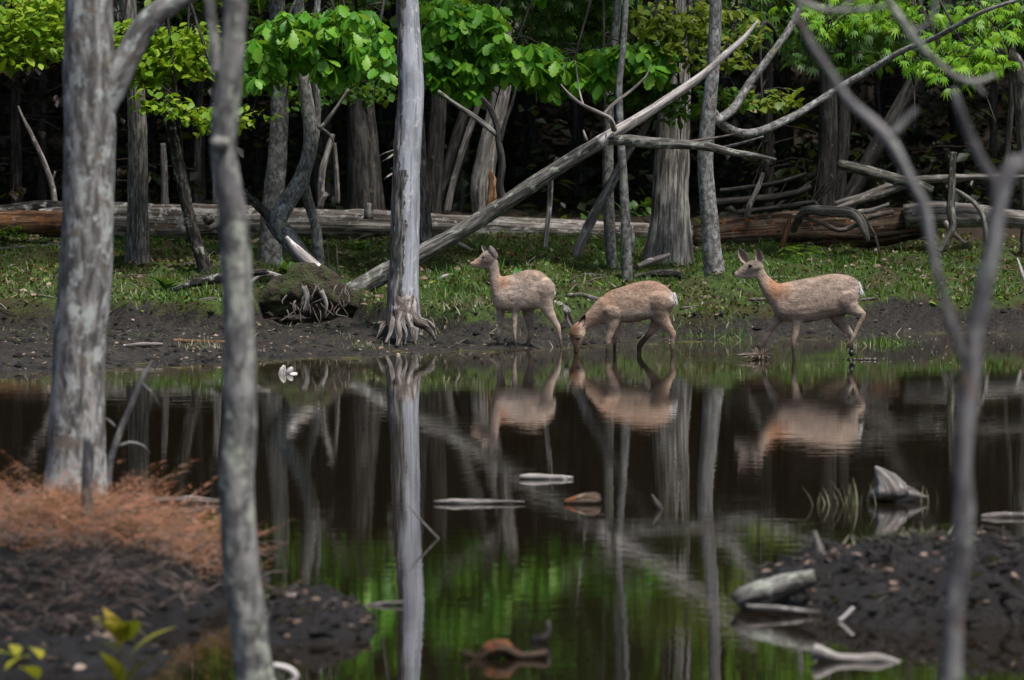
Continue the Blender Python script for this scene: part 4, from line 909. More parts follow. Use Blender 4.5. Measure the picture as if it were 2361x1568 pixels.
cover('rusty_moss', 'rust-brown moss and leaf mould patches on the bank', 'moss', 'diamond', 'litter_moss', 12000, (.03, .07), (-150, 2520, 57.5, 74), lambda X, Y: np.clip(moss_mask(X, Y)*1.2-.2, 0, 1)*np.clip(-.1+2.6*fbm(X*.9, Y*.7, 131), 0, 1), (.1, 1.0), .02)
cover('deep_grass', 'lush taller green grass in patches on the bank', 'grass', 'blade', 'lush_grass', 14000, (.08, .17), (-150, 2520, 58, 72), lambda X, Y: np.clip(moss_mask(X, Y)*1.2-.3, 0, 1)*np.clip(-.25+3*fbm(X*.7, Y*.6, 141), 0, 1), (.8, 1.45))
cover('dry_grass', 'dry pale grass wisps on the cut bank', 'grass', 'blade', 'dry_grass', 6000, (.06, .16), (-150, 2520, 57, 66), lambda X, Y: np.clip(moss_mask(X, Y), 0, 1)*(1-np.clip(moss_mask(X, Y)*1.3-.5, 0, 1))*1.5*np.clip(.4+1.8*fbm(X*.9, Y, 77), 0, 1)+.01, (.2, 1.3))
cover('leaf_litter', 'brown fallen leaves scattered on the forest floor', 'leaf litter', 'beech', 'litter', 4200, (.04, .10), (-150, 2520, 59, 76), lambda X, Y: np.clip(.25+1.6*fbm(X*.7, Y*.6, 91), .02, 1)*sstep(58.5, 63, Y)*moss_mask(X, Y), (-.1, .5), .02)
cover('seedlings', 'tiny green seedlings dotted over the bank', 'seedlings', 'herb', 'bright_herb', 2600, (.05, .11), (-150, 2520, 58, 73), lambda X, Y: np.clip(moss_mask(X, Y), 0, 1)*np.clip(.1+1.8*fbm(X*1.6, Y*1.4, 95), 0, 1), (.2, 1.0))
cover('mud_debris', 'bits of twig and wet leaf on the mud flat', 'debris', 'diamond', 'litter', 2600, (.02, .06), (-150, 2520, 52.5, 63), lambda X, Y: (1-moss_mask(X, Y))*.8*(terr(X, Y) > .005), (-.2, .3), .008)
cover('mud_grass', 'sparse green shoots in the mud flat', 'grass', 'blade', 'grass', 5000, (.03, .08), (-150, 2520, 52.5, 63), lambda X, Y: np.clip(.05+1.6*fbm(X*.8, Y*.7, 99), 0, 1)*(1-moss_mask(X, Y))*(terr(X, Y) > .02), (.6, 1.4))
mb = MB(); X, Y, Z = scatter(420, -150, 2520, 57.5, 72, lambda X, Y: .25+.75*moss_mask(X, Y))
for x, y, z in zip(X, Y, Z):
    a = random.uniform(0, 6.28); l = random.uniform(.08, .38); p0 = Vector((x, y, z+.012)); x1, y1 = x+math.cos(a)*l, y+math.sin(a)*l
    e = Vector((x1, y1, float(terr(x1, y1))+random.choice((.01, .015, .09)))); r = random.uniform(.004, .013)
    tube(mb, [(p0, r), (p0.lerp(e, .5)+Vector((0, 0, .02)), r*.8), (e, r*.35)], 5, .06, .2)
tag(mb.build('bank_twigs', 'twig_wood'), 'fallen twigs littering the mossy bank', 'twigs', kind='stuff')
# clods of trodden mud
mb = MB(); X, Y, Z = scatter(1500, -150, 2520, 52.5, 63.5, lambda X, Y: (1-moss_mask(X, Y))*(terr(X, Y) > .0)*np.clip(.4+fbm(X, Y, 55), 0, 1))
for x, y, z in zip(X, Y, Z):
    r = random.uniform(.012, .045); pts = []
    for a, b_, c in ((1, 0, 0), (0, 1, 0), (-1, 0, 0), (0, -1, 0), (0, 0, .9), (0, 0, -.6)):
        j = random.uniform(.6, 1.4)*r; pts.append((x+a*j*1.3, y+b_*j*1.3, z+c*j))
    mb.add(pts, [(0, 1, 4), (1, 2, 4), (2, 3, 4), (3, 0, 4), (1, 0, 5), (2, 1, 5), (3, 2, 5), (0, 3, 5)])
tag(mb.build('mud_clods', 'island'), 'trodden clods of dark mud on the flat', 'mud', kind='stuff')
# foam flecks and duckweed on the shallows
mb = MB()
for i in range(150):
    vx = random.uniform(-50, 2400); Ys_ = np.interp((vx-1180)*58/FPX, _sx, _sy); Y = Ys_ - abs(random.gauss(0, 1.6)) if i < 60 else random.uniform(54, 61.5)
    if i >= 60: vx = random.uniform(1950, 2400)
    X = (vx-1180.5)*Y/FPX; r = random.uniform(.004, .011); z = .004
    pts = [(X+math.cos(a)*r, Y+math.sin(a)*r, z) for a in [j*1.047 for j in range(6)]] + [(X, Y, z+r*.6)]
    mb.add(pts, [(j, (j+1) % 6, 6) for j in range(6)])
tag(mb.build('foam_flecks', 'foam'), 'pale foam flecks floating on the shallow water', 'foam', kind='stuff')

# single plants
def plant(name, label, vx, vy, kind, mat, n_, L, spread=.06, el=(.3, 1.3), cat='plant', Y=None, group=None, stem=False):
    Y = Y or hit(vx, vy); X = (vx-1180.5)*Y/FPX; z = max(float(gz(X, Y)), 0); fo = Vector((X, Y, z))
    root = tag(empty(name, fo), label, cat, group); me = leafmesh(kind, mat)
    for i in range(n_):
        a = random.uniform(0, 6.28); e = random.uniform(*el)
        h = random.uniform(0, L*1.2) if stem else 0
        o = bpy.data.objects.new('leaf', me); C.objects.link(o); o.parent = root
        o.matrix_local = leaf_mtx((random.uniform(-spread, spread), random.uniform(-spread, spread), h-.01), (math.cos(a)*math.cos(e), math.sin(a)*math.cos(e), math.sin(e)), L*random.uniform(.6, 1.1), random.uniform(-.3, .3))
    return root
plant('broadleaf_plant', 'broad-leaved dark green plant on the bank left of the rotting branch', 382, 672, 'herb', 'herb', 9, .28, .04, (.7, 1.4))
plant('herb_clump', 'leafy herb clump below the reddish log butt', 20, 555, 'beech', 'dark_leaf', 40, .14, .2, (0, 1), stem=True)
plant('herb_clump', 'fern-like herb clump under the big log left of the snag', 820, 575, 'herb', 'herb', 26, .22, .18, (.2, 1.2))
plant('herb_clump', 'green fern growing by the root plate', 665, 625, 'herb', 'herb', 14, .22, .06, (.3, 1.2))
plant('herb_clump', 'bright yellow-green maple seedlings beside the orange-brown stake', 1845, 600, 'maple', 'bright_herb', 36, .14, .22, (-.2, .6), stem=True)
plant('herb_clump', 'dim fern clump in the dark right of the stout oak', 1665, 480, 'herb', 'dark_leaf', 30, .25, .3, (0, 1.2), Y=75)
plant('herb_clump', 'dim green bush behind the log between the oak and the slim saplings', 1480, 470, 'beech', 'dark_leaf', 40, .16, .3, (0, 1.2), Y=77, stem=True)
plant('herb_clump', 'dim low ferns behind the log under the leaning tree', 1290, 470, 'herb', 'dark_leaf', 50, .26, .7, (.1, 1.2), Y=78)
plant('herb_clump', 'green herbs in front of the grey hollow log on the right', 2140, 545, 'beech', 'herb', 30, .12, .2, (0, 1.2), stem=True)
plant('young_plant', 'upright lily-like shoot behind the back of the first deer', 1190, 650, 'herb', 'herb', 8, .2, .02, (.6, 1.4))
plant('young_plant', 'small leafy shoot by the chin of the first deer', 1130, 655, 'herb', 'herb', 7, .16, .02, (.3, 1.3), stem=True)
plant('young_plant', 'pale grass-like plant overhanging the bank behind the grazing deer', 1570, 700, 'blade', 'bright_herb', 14, .2, .03, (.1, 1.2))
plant('young_plant', 'yellow-leaved plant in the near shallows below the needle mound', 285, 1560, 'herb', 'yellow_leaf', 9, .24, .03, (.3, 1.2), Y=24.2, stem=True)
plant('young_plant', 'yellow-green leaves at the very bottom left corner', 60, 1600, 'herb', 'yellow_leaf', 8, .2, .06, (.0, .8), Y=23.4, stem=True)
def tuft(label, vx, vy, n_, L, mat='grass', Y=None, spread=.14, name='grass_tuft', el=(.6, 1.5)):
    Y = Y or hit(vx, vy); X = (vx-1180.5)*Y/FPX; fo = Vector((X, Y, max(float(gz(X, Y)), -.01))); ls = LeafStuff('blade')
    for i in range(n_):
        a = random.uniform(0, 6.28); e = random.uniform(*el); x, y = X+random.gauss(0, spread), Y+random.gauss(0, spread)
        ls.M.append(leaf_mtx((x, y, max(float(gz(x, y)), 0)-.02), (math.cos(a)*math.cos(e), math.sin(a)*math.cos(e), math.sin(e)), L*random.uniform(.5, 1.2), random.uniform(-1, 1)))
    return tag(ls.build(name, mat, None, fo), label, 'grass', kind='stuff')
tuft('pale green grass tuft in the water behind the walking deer', 2040, 800, 260, .12, 'grass', 58.6, .16)
tuft('dry grass tuft at the water edge near the heels of the walking deer', 1975, 800, 90, .11, 'dry_grass', 58.2, .12)
tuft('dry grass tuft on the bank edge before the first deer', 1060, 715, 220, .16, 'dry_grass', None, .22)
tuft('dry grass tuft on the bank under the belly of the first deer', 1180, 712, 200, .15, 'dry_grass', None, .2)
tuft('green grass tuft on the bank lip beside the first deer', 1290, 735, 200, .12, 'grass', None, .2)
tuft('green grass tuft on the bank between grazing and walking deer', 1630, 745, 300, .13, 'grass', None, .3)
tuft('grass tuft on the mud beside the slim foreground tree', 455, 800, 150, .12, 'dry_grass', None, .15)
tuft('grey-green grass tuft on the mud left of the snag', 850, 800, 130, .10, 'dry_grass', None, .15)
tuft('reedy grass blades standing in the pond left of the bleached stump', 1950, 1165, 34, .17, 'dry_grass', 35.2, .10, el=(1.15, 1.55))
tuft('thin reed blades standing right of the bleached stump', 2150, 1160, 6, .14, 'dry_grass', 35.4, .04, el=(1.3, 1.55))
tuft('pale grass tuft on top of the right mud island', 2085, 1262, 240, .11, 'dry_grass', 29.4, .10)
tuft('green grass blades behind the grass of the right mud island', 2300, 1240, 160, .14, 'grass', 30.2, .16)
tuft('dry grass fringe on the small mud islet', 730, 1390, 120, .06, 'dry_grass', 27.2, .14)

# red needle mound on the left island
cx, cy, hx, hy, h, s_ = ISL[0]
def mound(name, label, n_, mat, size, y0, y1, vx1, kind='blade', elev=(-.1, .7)):
    ls = LeafStuff(kind)
    for i in range(n_):
        Y = random.uniform(y0, y1); vx = random.uniform(-60, vx1); X = (vx-1180.5)*Y/FPX
        z = float(gz(X, Y))
        if z < .06: continue
        a0 = random.uniform(0, 6.28); l = random.uniform(*size); d0 = Vector((math.cos(a0), math.sin(a0), random.uniform(*elev)))
        q0 = Vector((X, Y, z+.01+random.random()**2*.10+.10*max(0, float(fbm(X*3., Y*1.5, 88)))))
        for k_ in range(9):                           # one dead spray: needles on both sides of a twig
            for sg in (-1, 1):
                q = q0 + d0*l*k_/9
                dd = (d0 + Vector((-d0.y, d0.x, 0))*sg*.9 + Vector((0, 0, -.25))).normalized()
                ls.M.append(leaf_mtx(q, dd, l*.38*(1-k_/14), random.uniform(-.5, .5)))
    return tag(ls.build(name, mat), label, 'needle litter', kind='stuff')
mound('dead_needles', 'rust-red dead conifer sprays heaped on the left mound', 1300, 'red_needle', (.12, .30), 28.3, 32.2, 640)
mound('fallen_sprays', 'large drooping rust-orange conifer sprays around the big foreground trunk', 220, 'red_needle', (.25, .45), 27.6, 31.5, 640, elev=(.1, .8))
mound('withered_needles', 'withered brown conifer sprays on the front of the left mound', 1500, 'brown_needle', (.08, .22), 25.6, 30.5, 640)
mb = MB()
for i in range(420):
    Y = random.uniform(25.6, 31); vx = random.uniform(-40, 620); X = (vx-1180.5)*Y/FPX; z = float(gz(X, Y))
    if z < .03: continue
    a = random.uniform(0, 6.28); l = random.uniform(.08, .3); p0 = Vector((X, Y, z+.015)); e = p0+Vector((math.cos(a)*l, math.sin(a)*l, random.uniform(-.03, .08)))
    tube(mb, [(p0, .005), (p0.lerp(e, .5)+Vector((0, 0, .04)), .004), (e, .002)], 4, .06, .1)
tag(mb.build('dead_twigs', 'twig_wood'), 'fine grey dead twigs tangled on the left mound', 'twigs', kind='stuff')

ls = LeafStuff('beech'); mb = MB()
for k_, n_ in ((2, 900), (1, 260), (3, 260), (0, 500)):
    cx, cy, hx, hy, h, s_ = ISL[k_]
    for i in range(n_):
        a = random.uniform(0, 6.28); r = random.random()**.5; X, Y = cx+math.cos(a)*r*hx, cy+math.sin(a)*r*hy; z = float(gz(X, Y))
        if z < .01: continue
        if i % 3 == 0:
            a = random.uniform(0, 6.28); ls.M.append(leaf_mtx((X, Y, z+.008), (math.cos(a), math.sin(a), random.uniform(-.1, .4)), random.uniform(.03, .07), random.uniform(-.8, .8)))
        else:
            r = random.uniform(.012, .05); pts = [(X+q[0]*r*random.uniform(.6, 1.5), Y+q[1]*r*random.uniform(.6, 1.5), z+q[2]*r*random.uniform(.5, 1.2)) for q in ((1, 0, 0), (.3, 1, 0), (-1, .2, 0), (-.2, -1, 0), (0, 0, 1), (0, 0, -.6))]
            mb.add(pts, [(0, 1, 4), (1, 2, 4), (2, 3, 4), (3, 0, 4), (1, 0, 5), (2, 1, 5), (3, 2, 5), (0, 3, 5)])
tag(ls.build('island_litter', 'litter'), 'dead leaf scraps on the near mud islands', 'leaf litter', kind='stuff')
tag(mb.build('island_clods', 'island', smooth=False), 'dark mud clods on the near mud islands', 'mud', kind='stuff')
mb = MB()
for i in range(520):
    X, Y = random.uniform(1.1, 3.3), random.uniform(27.0, 30.0); z = float(gz(X, Y))
    if z < .03: continue
    a = random.uniform(0, 6.28); l = random.uniform(.05, .26); p0 = Vector((X, Y, z+.01)); e = p0+Vector((math.cos(a)*l, math.sin(a)*l, random.uniform(-.03, .05))); r = random.choice((.004, .005, .006, .012))
    tube(mb, [(p0, r), (p0.lerp(e, .5)+Vector((0, 0, random.uniform(.0, .04))), r*.8), (e, r*.4)], 5, .05, .2)
tag(mb.build('island_twigs', 'wet_wood'), 'broken twigs on the right mud island', 'twigs', kind='stuff')
# ------------------------------------------------------------------ deer
class Deer:
    def __init__(s, ox, oy, sc_, Y, label):
        s.ox, s.oy, s.s, s.Y = ox, oy, sc_, Y; s.ms = sc_*Y/FPX; s.label = label
    def W(s, x, y, dy=0): return V(s.ox+x*s.s, s.oy+y*s.s, s.Y+dy)
    def chain(s, mb, pts, dy=0, lat=.8, sides=14, step=.025):
        P_ = [(s.W(q[0], q[1], dy + (q[3] if len(q) > 3 else 0)), q[2]*s.ms) for q in pts]
        if len(P_) > 3:                     # rounded root, set into the trunk
            d_ = (P_[0][0]-P_[1][0]).normalized(); c0, r0 = P_[0]; inn = Vector((0, -dy*.55, 0))
            P_ = [(c0+d_*r0*.85+inn, r0*.18), (c0+d_*r0*.6+inn, r0*.6), (c0+d_*r0*.25+inn*.7, r0*.88)] + P_
        tube(mb, P_, sides, step, .02, lat=lat)
    def torso(s, mb, secs, k=.66):
        v, f = [], []; n_ = 22
        for i, (x, t, b_) in enumerate(secs):
            c = s.W(x, (t+b_)/2); hh = (b_-t)/2*s.ms; hw = min(hh*k, .15*1.05)
            if i in (0, len(secs)-1): hw *= .8
            for j in range(n_):
                a = 2*math.pi*j/n_; sx, sz = math.cos(a), math.sin(a)
                w = hw*(1 - .18*sz)                       # narrower along the back
                v.append((c.x, c.y+math.copysign(abs(sx)**.85, sx)*w, c.z+math.copysign(abs(sz)**.9, sz)*hh))
        m_ = len(secs)
        for i in range(m_-1):
            for j in range(n_):
                j2 = (j+1) % n_; f.append((i*n_+j, i*n_+j2, (i+1)*n_+j2, (i+1)*n_+j))
        f.append(tuple(range(n_-1, -1, -1))); f.append(tuple((m_-1)*n_+j for j in range(n_)))
        mb.add(v, f)
    def build(s, torso, chains, base, blobs, ears, eyes, nose, tail, fur=15000, flen=.030, hooves=(), legs_=(0, 1)):
        mb = MB(); s.torso(mb, torso)
        for pts, dy, lat in chains: s.chain(mb, pts, dy, lat)
        tmp = mb.build('tmp', 'coat')
        md_ = tmp.modifiers.new('r', 'REMESH'); md_.mode = 'VOXEL'; md_.voxel_size = .0085; md_.use_smooth_shade = True
        sm = tmp.modifiers.new('s', 'SMOOTH'); sm.factor = .5; sm.iterations = 12
        dg = bpy.context.evaluated_depsgraph_get(); dg.update()
        me = bpy.data.meshes.new_from_object(tmp.evaluated_get(dg)); bpy.data.objects.remove(tmp)
        for a in [a for a in me.attributes if a.name == 'bk']: me.attributes.remove(a)
        n_ = len(me.vertices); co = np.empty(n_*3); me.vertices.foreach_get('co', co); co = co.reshape(-1, 3)
        fo = s.W(torso[len(torso)//2][0], 0); fo.z = 0.0; fo.z = min(float(gz(fo.x, fo.y)), 0)
        # sculpted unevenness of a moulting coat
        nv = np.empty(n_*3); me.vertices.foreach_get('normal', nv); nv = nv.reshape(-1, 3)
        bmp = np.array([mnoise.noise(Vector((c[0]*16, c[1]*16, c[2]*26)))*.002 + mnoise.noise(Vector((c[0]*5, c[1]*5+3, c[2]*8)))*.005 for c in co])
        vx, vy = proj(co); zx = (vx-s.ox)/s.s; zy = (vy-s.oy)/s.s
        thick = sstep(0, 1, 1-np.clip((zy - (torso[len(torso)//2][2]))/(.4*(torso[len(torso)//2][2]-torso[len(torso)//2][1])), 0, 1))
        co = co + nv*(bmp*thick)[:, None]
        def coat(zx, zy, co):
            col = np.tile(np.array(base), (len(zx), 1))
            for bx_, by_, rx_, ry_, c_, st_ in blobs:
                w = np.exp(-(((zx-bx_)/rx_)**2 + ((zy-by_)/ry_)**2)**1.5)*st_
                col = col*(1-w[:, None]) + np.array(c_)*w[:, None]
            w = sstep(legs_[0], legs_[1], zy)*.85; col = col*(1-w[:, None]) + np.array(WET)*w[:, None]
            mt_ = np.array([mnoise.noise(Vector((c[0]*9, c[1]*9, c[2]*22))) + .6*mnoise.noise(Vector((c[0]*30, 4+c[1]*30, c[2]*60))) for c in co])
            gr_ = col.mean(1, keepdims=True); col = (col*.86 + gr_*.14)*np.array([1.07, 1.05, 1.0])
            return np.clip(col*np.clip(1+.45*mt_, .45, 1.55)[:, None], .008, .85)
        colr = coat(zx, zy, co)
        me.vertices.foreach_set('co', (co - np.array(fo)).ravel())
        a = me.attributes.new('col', 'FLOAT_COLOR', 'POINT'); a.data.foreach_set('color', np.concatenate([colr, np.ones((n_, 1))], 1).astype(np.float32).ravel())
        me.materials.clear(); me.materials.append(MAT['coat']); me.name = 'body'; me.update()
        root = tag(empty('deer', fo), s.label, 'deer')
        ob = bpy.data.objects.new('body', me); C.objects.link(ob); ob.parent = root
        # fur
        me.calc_loop_triangles(); nt_ = len(me.loop_triangles); tri = np.empty(nt_*3, dtype=np.int32); me.loop_triangles.foreach_get('vertices', tri); tri = tri.reshape(-1, 3)
        A, B, D_ = co[tri[:, 0]], co[tri[:, 1]], co[tri[:, 2]]; cr = np.cross(B-A, D_-A); ar_ = np.linalg.norm(cr, axis=1); nn = cr/np.maximum(ar_, 1e-12)[:, None]
        pk = rng.choice(nt_, fur, p=ar_/ar_.sum()); u, w = rng.uniform(0, 1, fur), rng.uniform(0, 1, fur); fl = u+w > 1; u[fl] = 1-u[fl]; w[fl] = 1-w[fl]
        p0 = A[pk] + (B-A)[pk]*u[:, None] + (D_-A)[pk]*w[:, None]; n0 = nn[pk]
        fvx, fvy = proj(p0); fx = (fvx-s.ox)/s.s; fy = (fvy-s.oy)/s.s
        xs_ = np.array([q[0] for q in torso]); bt = np.array([q[2] for q in torso]); o_ = np.argsort(xs_)
        low = np.interp(fx, xs_[o_], bt[o_]); legs = sstep(0, 60*(.3346/s.s), fy-low)
        front = fx < xs_.min()+ .12*(xs_.max()-xs_.min())
        fd = np.stack([.85*(1-legs)+.12*legs + rng.normal(0, .22, fur), rng.normal(0, .15, fur), -.45*(1-legs)-1*legs + rng.normal(0, .2, fur)], 1)
        fd[front & (legs < .5)] = np.array([.55, 0, -.6]) + rng.normal(0, .2, ((front & (legs < .5)).sum(), 3))
        fd -= n0*(fd*n0).sum(1)[:, None]; fd /= np.maximum(np.linalg.norm(fd, axis=1), 1e-6)[:, None]
        ll = flen*rng.uniform(.6, 1.3, fur)*(1-.68*legs)*np.where(front, .6, 1)
        lift = rng.uniform(.05, .34, fur)
        tip = p0 + (fd + n0*lift[:, None])*ll[:, None]
        sd_ = np.cross(fd, n0); sd_ /= np.maximum(np.linalg.norm(sd_, axis=1), 1e-6)[:, None]
        wd_ = rng.uniform(.0014, .003, fur)[:, None]
        base_ = p0 - n0*.002
        vs = np.stack([base_-sd_*wd_, base_+sd_*wd_, tip], 1).reshape(-1, 3)
        fc = coat(fx, fy, p0)*np.where(rng.uniform(0, 1, fur) < .18, rng.uniform(.28, .55, fur), rng.uniform(.7, 1.45, fur))[:, None]
        fm_ = bpy.data.meshes.new('fur'); fm_.from_pydata((vs-np.array(fo)).tolist(), [], [(3*i, 3*i+1, 3*i+2) for i in range(fur)])
        a = fm_.attributes.new('col', 'FLOAT_COLOR', 'POINT'); a.data.foreach_set('color', np.concatenate([np.repeat(fc, 3, 0), np.ones((fur*3, 1))], 1).astype(np.float32).ravel())
        fm_.materials.append(MAT['fur']); fo_ = bpy.data.objects.new('fur', fm_); C.objects.link(fo_); fo_.parent = root; fo_['kind'] = 'stuff'
        # ears: cupped blades
        def colmesh(nm, vs_, fs_, cols, par=root):
            e = bpy.data.meshes.new(nm); e.from_pydata([tuple(Vector(q)-fo) for q in vs_], [], fs_); e.polygons.foreach_set('use_smooth', [True]*len(fs_))
            at = e.attributes.new('col', 'FLOAT_COLOR', 'POINT'); at.data.foreach_set('color', np.array([(*c, 1) for c in cols], dtype=np.float32).ravel())
            e.materials.append(MAT['coat']); o = bpy.data.objects.new(nm, e); C.objects.link(o); o.parent = par; return o
        for (bx_, by_, tx_, ty_, w_, dy, cupsign, outer, inner) in ears:
            b0, t0 = s.W(bx_, by_, dy), s.W(tx_, ty_, dy*1.2); ax = (t0-b0); L_ = ax.length; ax.normalize()
            side = ax.cross(Vector((0, 1, 0))).normalized(); bk_ = Vector((0, 1, 0))*cupsign
            vs_, cols, fs_ = [], [], []; hwid = w_*s.ms*.5
            prof = [(-.12, .55), (.05, .75), (.25, 1.0), (.5, .98), (.75, .68), (.92, .30), (1.0, .04)]
            for lay in (0, 1):
                for t, w in prof:
                    for j in range(7):
                        a = (j-3)/3; off = bk_*((1-a*a)*hwid*.8*w) + bk_*(.006 if lay else 0)
                        vs_.append(b0+ax*L_*t+side*a*hwid*w*(1.06 if lay else 1)+off); cols.append(outer if lay or abs(a) > .9 else (tuple(c*(.65 if abs(a) < .4 else 1.) for c in inner)))
            m_ = len(prof)*7
            for lay in (0, 1):
                for i in range(len(prof)-1):
                    for j in range(6):
                        q = lay*m_+i*7+j; fs_.append((q, q+1, q+8, q+7))
            for i in range(len(prof)-1):
                for j in (0, 6):
                    q = i*7+j; fs_.append((q, q+7, q+7+m_, q+m_))
            colmesh('ear', vs_, fs_, cols)
        for (x, y, r, dy) in eyes:
            m2 = MB(); c = s.W(x, y, dy); tube(m2, [(c+Vector((-r*1.25*s.ms, .0, .0)), .001), (c+Vector((-r*.6*s.ms, 0, 0)), r*.8*s.ms), (c, r*s.ms), (c+Vector((r*.6*s.ms, 0, 0)), r*.8*s.ms), (c+Vector((r*1.25*s.ms, 0, 0)), .001)], 12, .003, .0, lat=.8); m2.build('eye', 'eye_black', root, fo)
        m2 = MB(); s.chain(m2, nose, 0, .9, 12, .006); m2.build('nose', 'nose_black', root, fo)
        # white tail: a brush of hair
        x0, y0, x1, y1, w_ = tail; vs_, fs_, cols = [], [], []
        for i in range(520):
            t = random.random(); c = s.W(x0+(x1-x0)*t*.6, y0+(y1-y0)*t*.6, random.gauss(0, .022)); c.x += random.uniform(-.5, .5)*w_*s.ms
            d = (s.W(x1, y1)-s.W(x0, y0)).normalized() + Vector((random.gauss(.12, .2), random.gauss(0, .25), random.gauss(0, .15))); l = random.uniform(.03, .075)
            q = Vector((random.uniform(-1, 1), random.uniform(-1, 1), 0)).normalized()*.0035
            k_ = len(vs_); vs_ += [c-q, c+q, c+d*l]; fs_.append((k_, k_+1, k_+2)); g_ = random.uniform(.62, .9); cols += [(g_, g_*.98, g_*.95)]*3
        tl = colmesh('tail', vs_, fs_, cols)
        for (x, y, dy, r) in hooves:
            m2 = MB(); s.chain(m2, [(x-r*.4, y-r*.6, r*.55), (x, y, r), (x+r*.5, y+r*1.1, r*.8)], dy, .9, 10, .01); m2.build('hoof', 'nose_black', root, fo)
        return root
TAN, GREY, ORANGE, DARK, PALE, BELLY = (.36, .25, .185), (.29, .235, .20), (.38, .17, .08), (.075, .055, .045), (.52, .42, .36), (.30, .25, .22)
WET = (.04, .03, .025)

# walking deer, right
d3 = Deer(1660.0, 553.3, .3346, 55.0, 'walking tan deer with raised head and pricked ears, splashing through the shallows')
d3.build([(962, 305, 390), (945, 275, 430), (915, 252, 490), (870, 238, 512), (820, 232, 520), (760, 234, 532), (700, 242, 548), (640, 255, 560), (580, 268, 570), (520, 278, 574), (470, 286, 570), (425, 296, 558), (390, 318, 530), (362, 360, 490)],
    [([(430, 400, 95), (385, 372, 84), (345, 335, 62), (310, 290, 49), (280, 240, 41), (258, 195, 39)], 0, .72),
     ([(272, 185, 36), (245, 182, 46), (215, 188, 47), (185, 200, 40), (155, 216, 31), (128, 230, 23), (108, 238, 18), (96, 240, 12)], -.01, .80),
     ([(235, 235, 26), (205, 248, 22), (165, 252, 16), (130, 254, 11)], -.01, .8),
     ([(500, 420, 72), (520, 480, 58), (535, 535, 42), (528, 590, 34), (520, 640, 26), (512, 672, 22), (508, 710, 17), (508, 760, 15), (512, 810, 15), (514, 840, 15)], -.065, .75),
     ([(440, 470, 62), (410, 530, 42), (370, 580, 33), (338, 628, 27), (322, 660, 22), (308, 710, 16), (300, 760, 15), (294, 815, 15)], .065, .75),
     ([(860, 400, 95), (880, 440, 78), (920, 475, 50), (958, 497, 35), (988, 512, 25), (978, 545, 20), (955, 590, 17), (930, 645, 15), (908, 695, 16), (896, 720, 18), (893, 745, 19)], -.065, .72),
     ([(790, 470, 75), (815, 540, 52), (850, 590, 38), (885, 630, 27), (905, 655, 22), (908, 690, 17), (906, 740, 15), (915, 790, 15)], .065, .72)],
    (.335, .25, .20), [(392, 338, 85, 75, (.37, .17, .085), .85), (345, 300, 55, 50, (.38, .19, .09), .85), (300, 330, 40, 130, (.33, .25, .195), .6), (700, 240, 260, 40, (.27, .19, .14), .6), (220, 185, 70, 60, (.31, .255, .21), .8),
        (240, 145, 65, 38, (.12, .10, .085), .85), (160, 240, 60, 22, (.46, .37, .31), .7), (150, 195, 55, 22, (.26, .21, .175), .6), (640, 560, 200, 30, (.40, .33, .28), .6), (930, 470, 60, 60, (.42, .34, .28), .5), (960, 330, 30, 60, (.5, .43, .38), .8),
        (520, 590, 50, 70, (.40, .29, .22), .5), (512, 790, 60, 90, DARK, .85), (300, 770, 60, 80, DARK, .8), (905, 740, 60, 60, WET, .9), (890, 640, 30, 28, PALE, .6), (830, 590, 60, 70, (.22, .175, .15), .5), (330, 640, 30, 40, PALE, .5)],
    [(182, 150, 128, 58, 62, -.025, 1, (.27, .21, .17), (.36, .26, .23)), (272, 158, 262, 58, 58, -.03, 1, (.30, .24, .2), (.34, .25, .22))],
    [(209, 177, 12, -.062)], [(108, 228, 12), (97, 233, 13), (90, 236, 8)], (948, 285, 965, 385, 34), 16000, .026, hooves=[(905, 775, -.065, 22)], legs_=(670, 800))
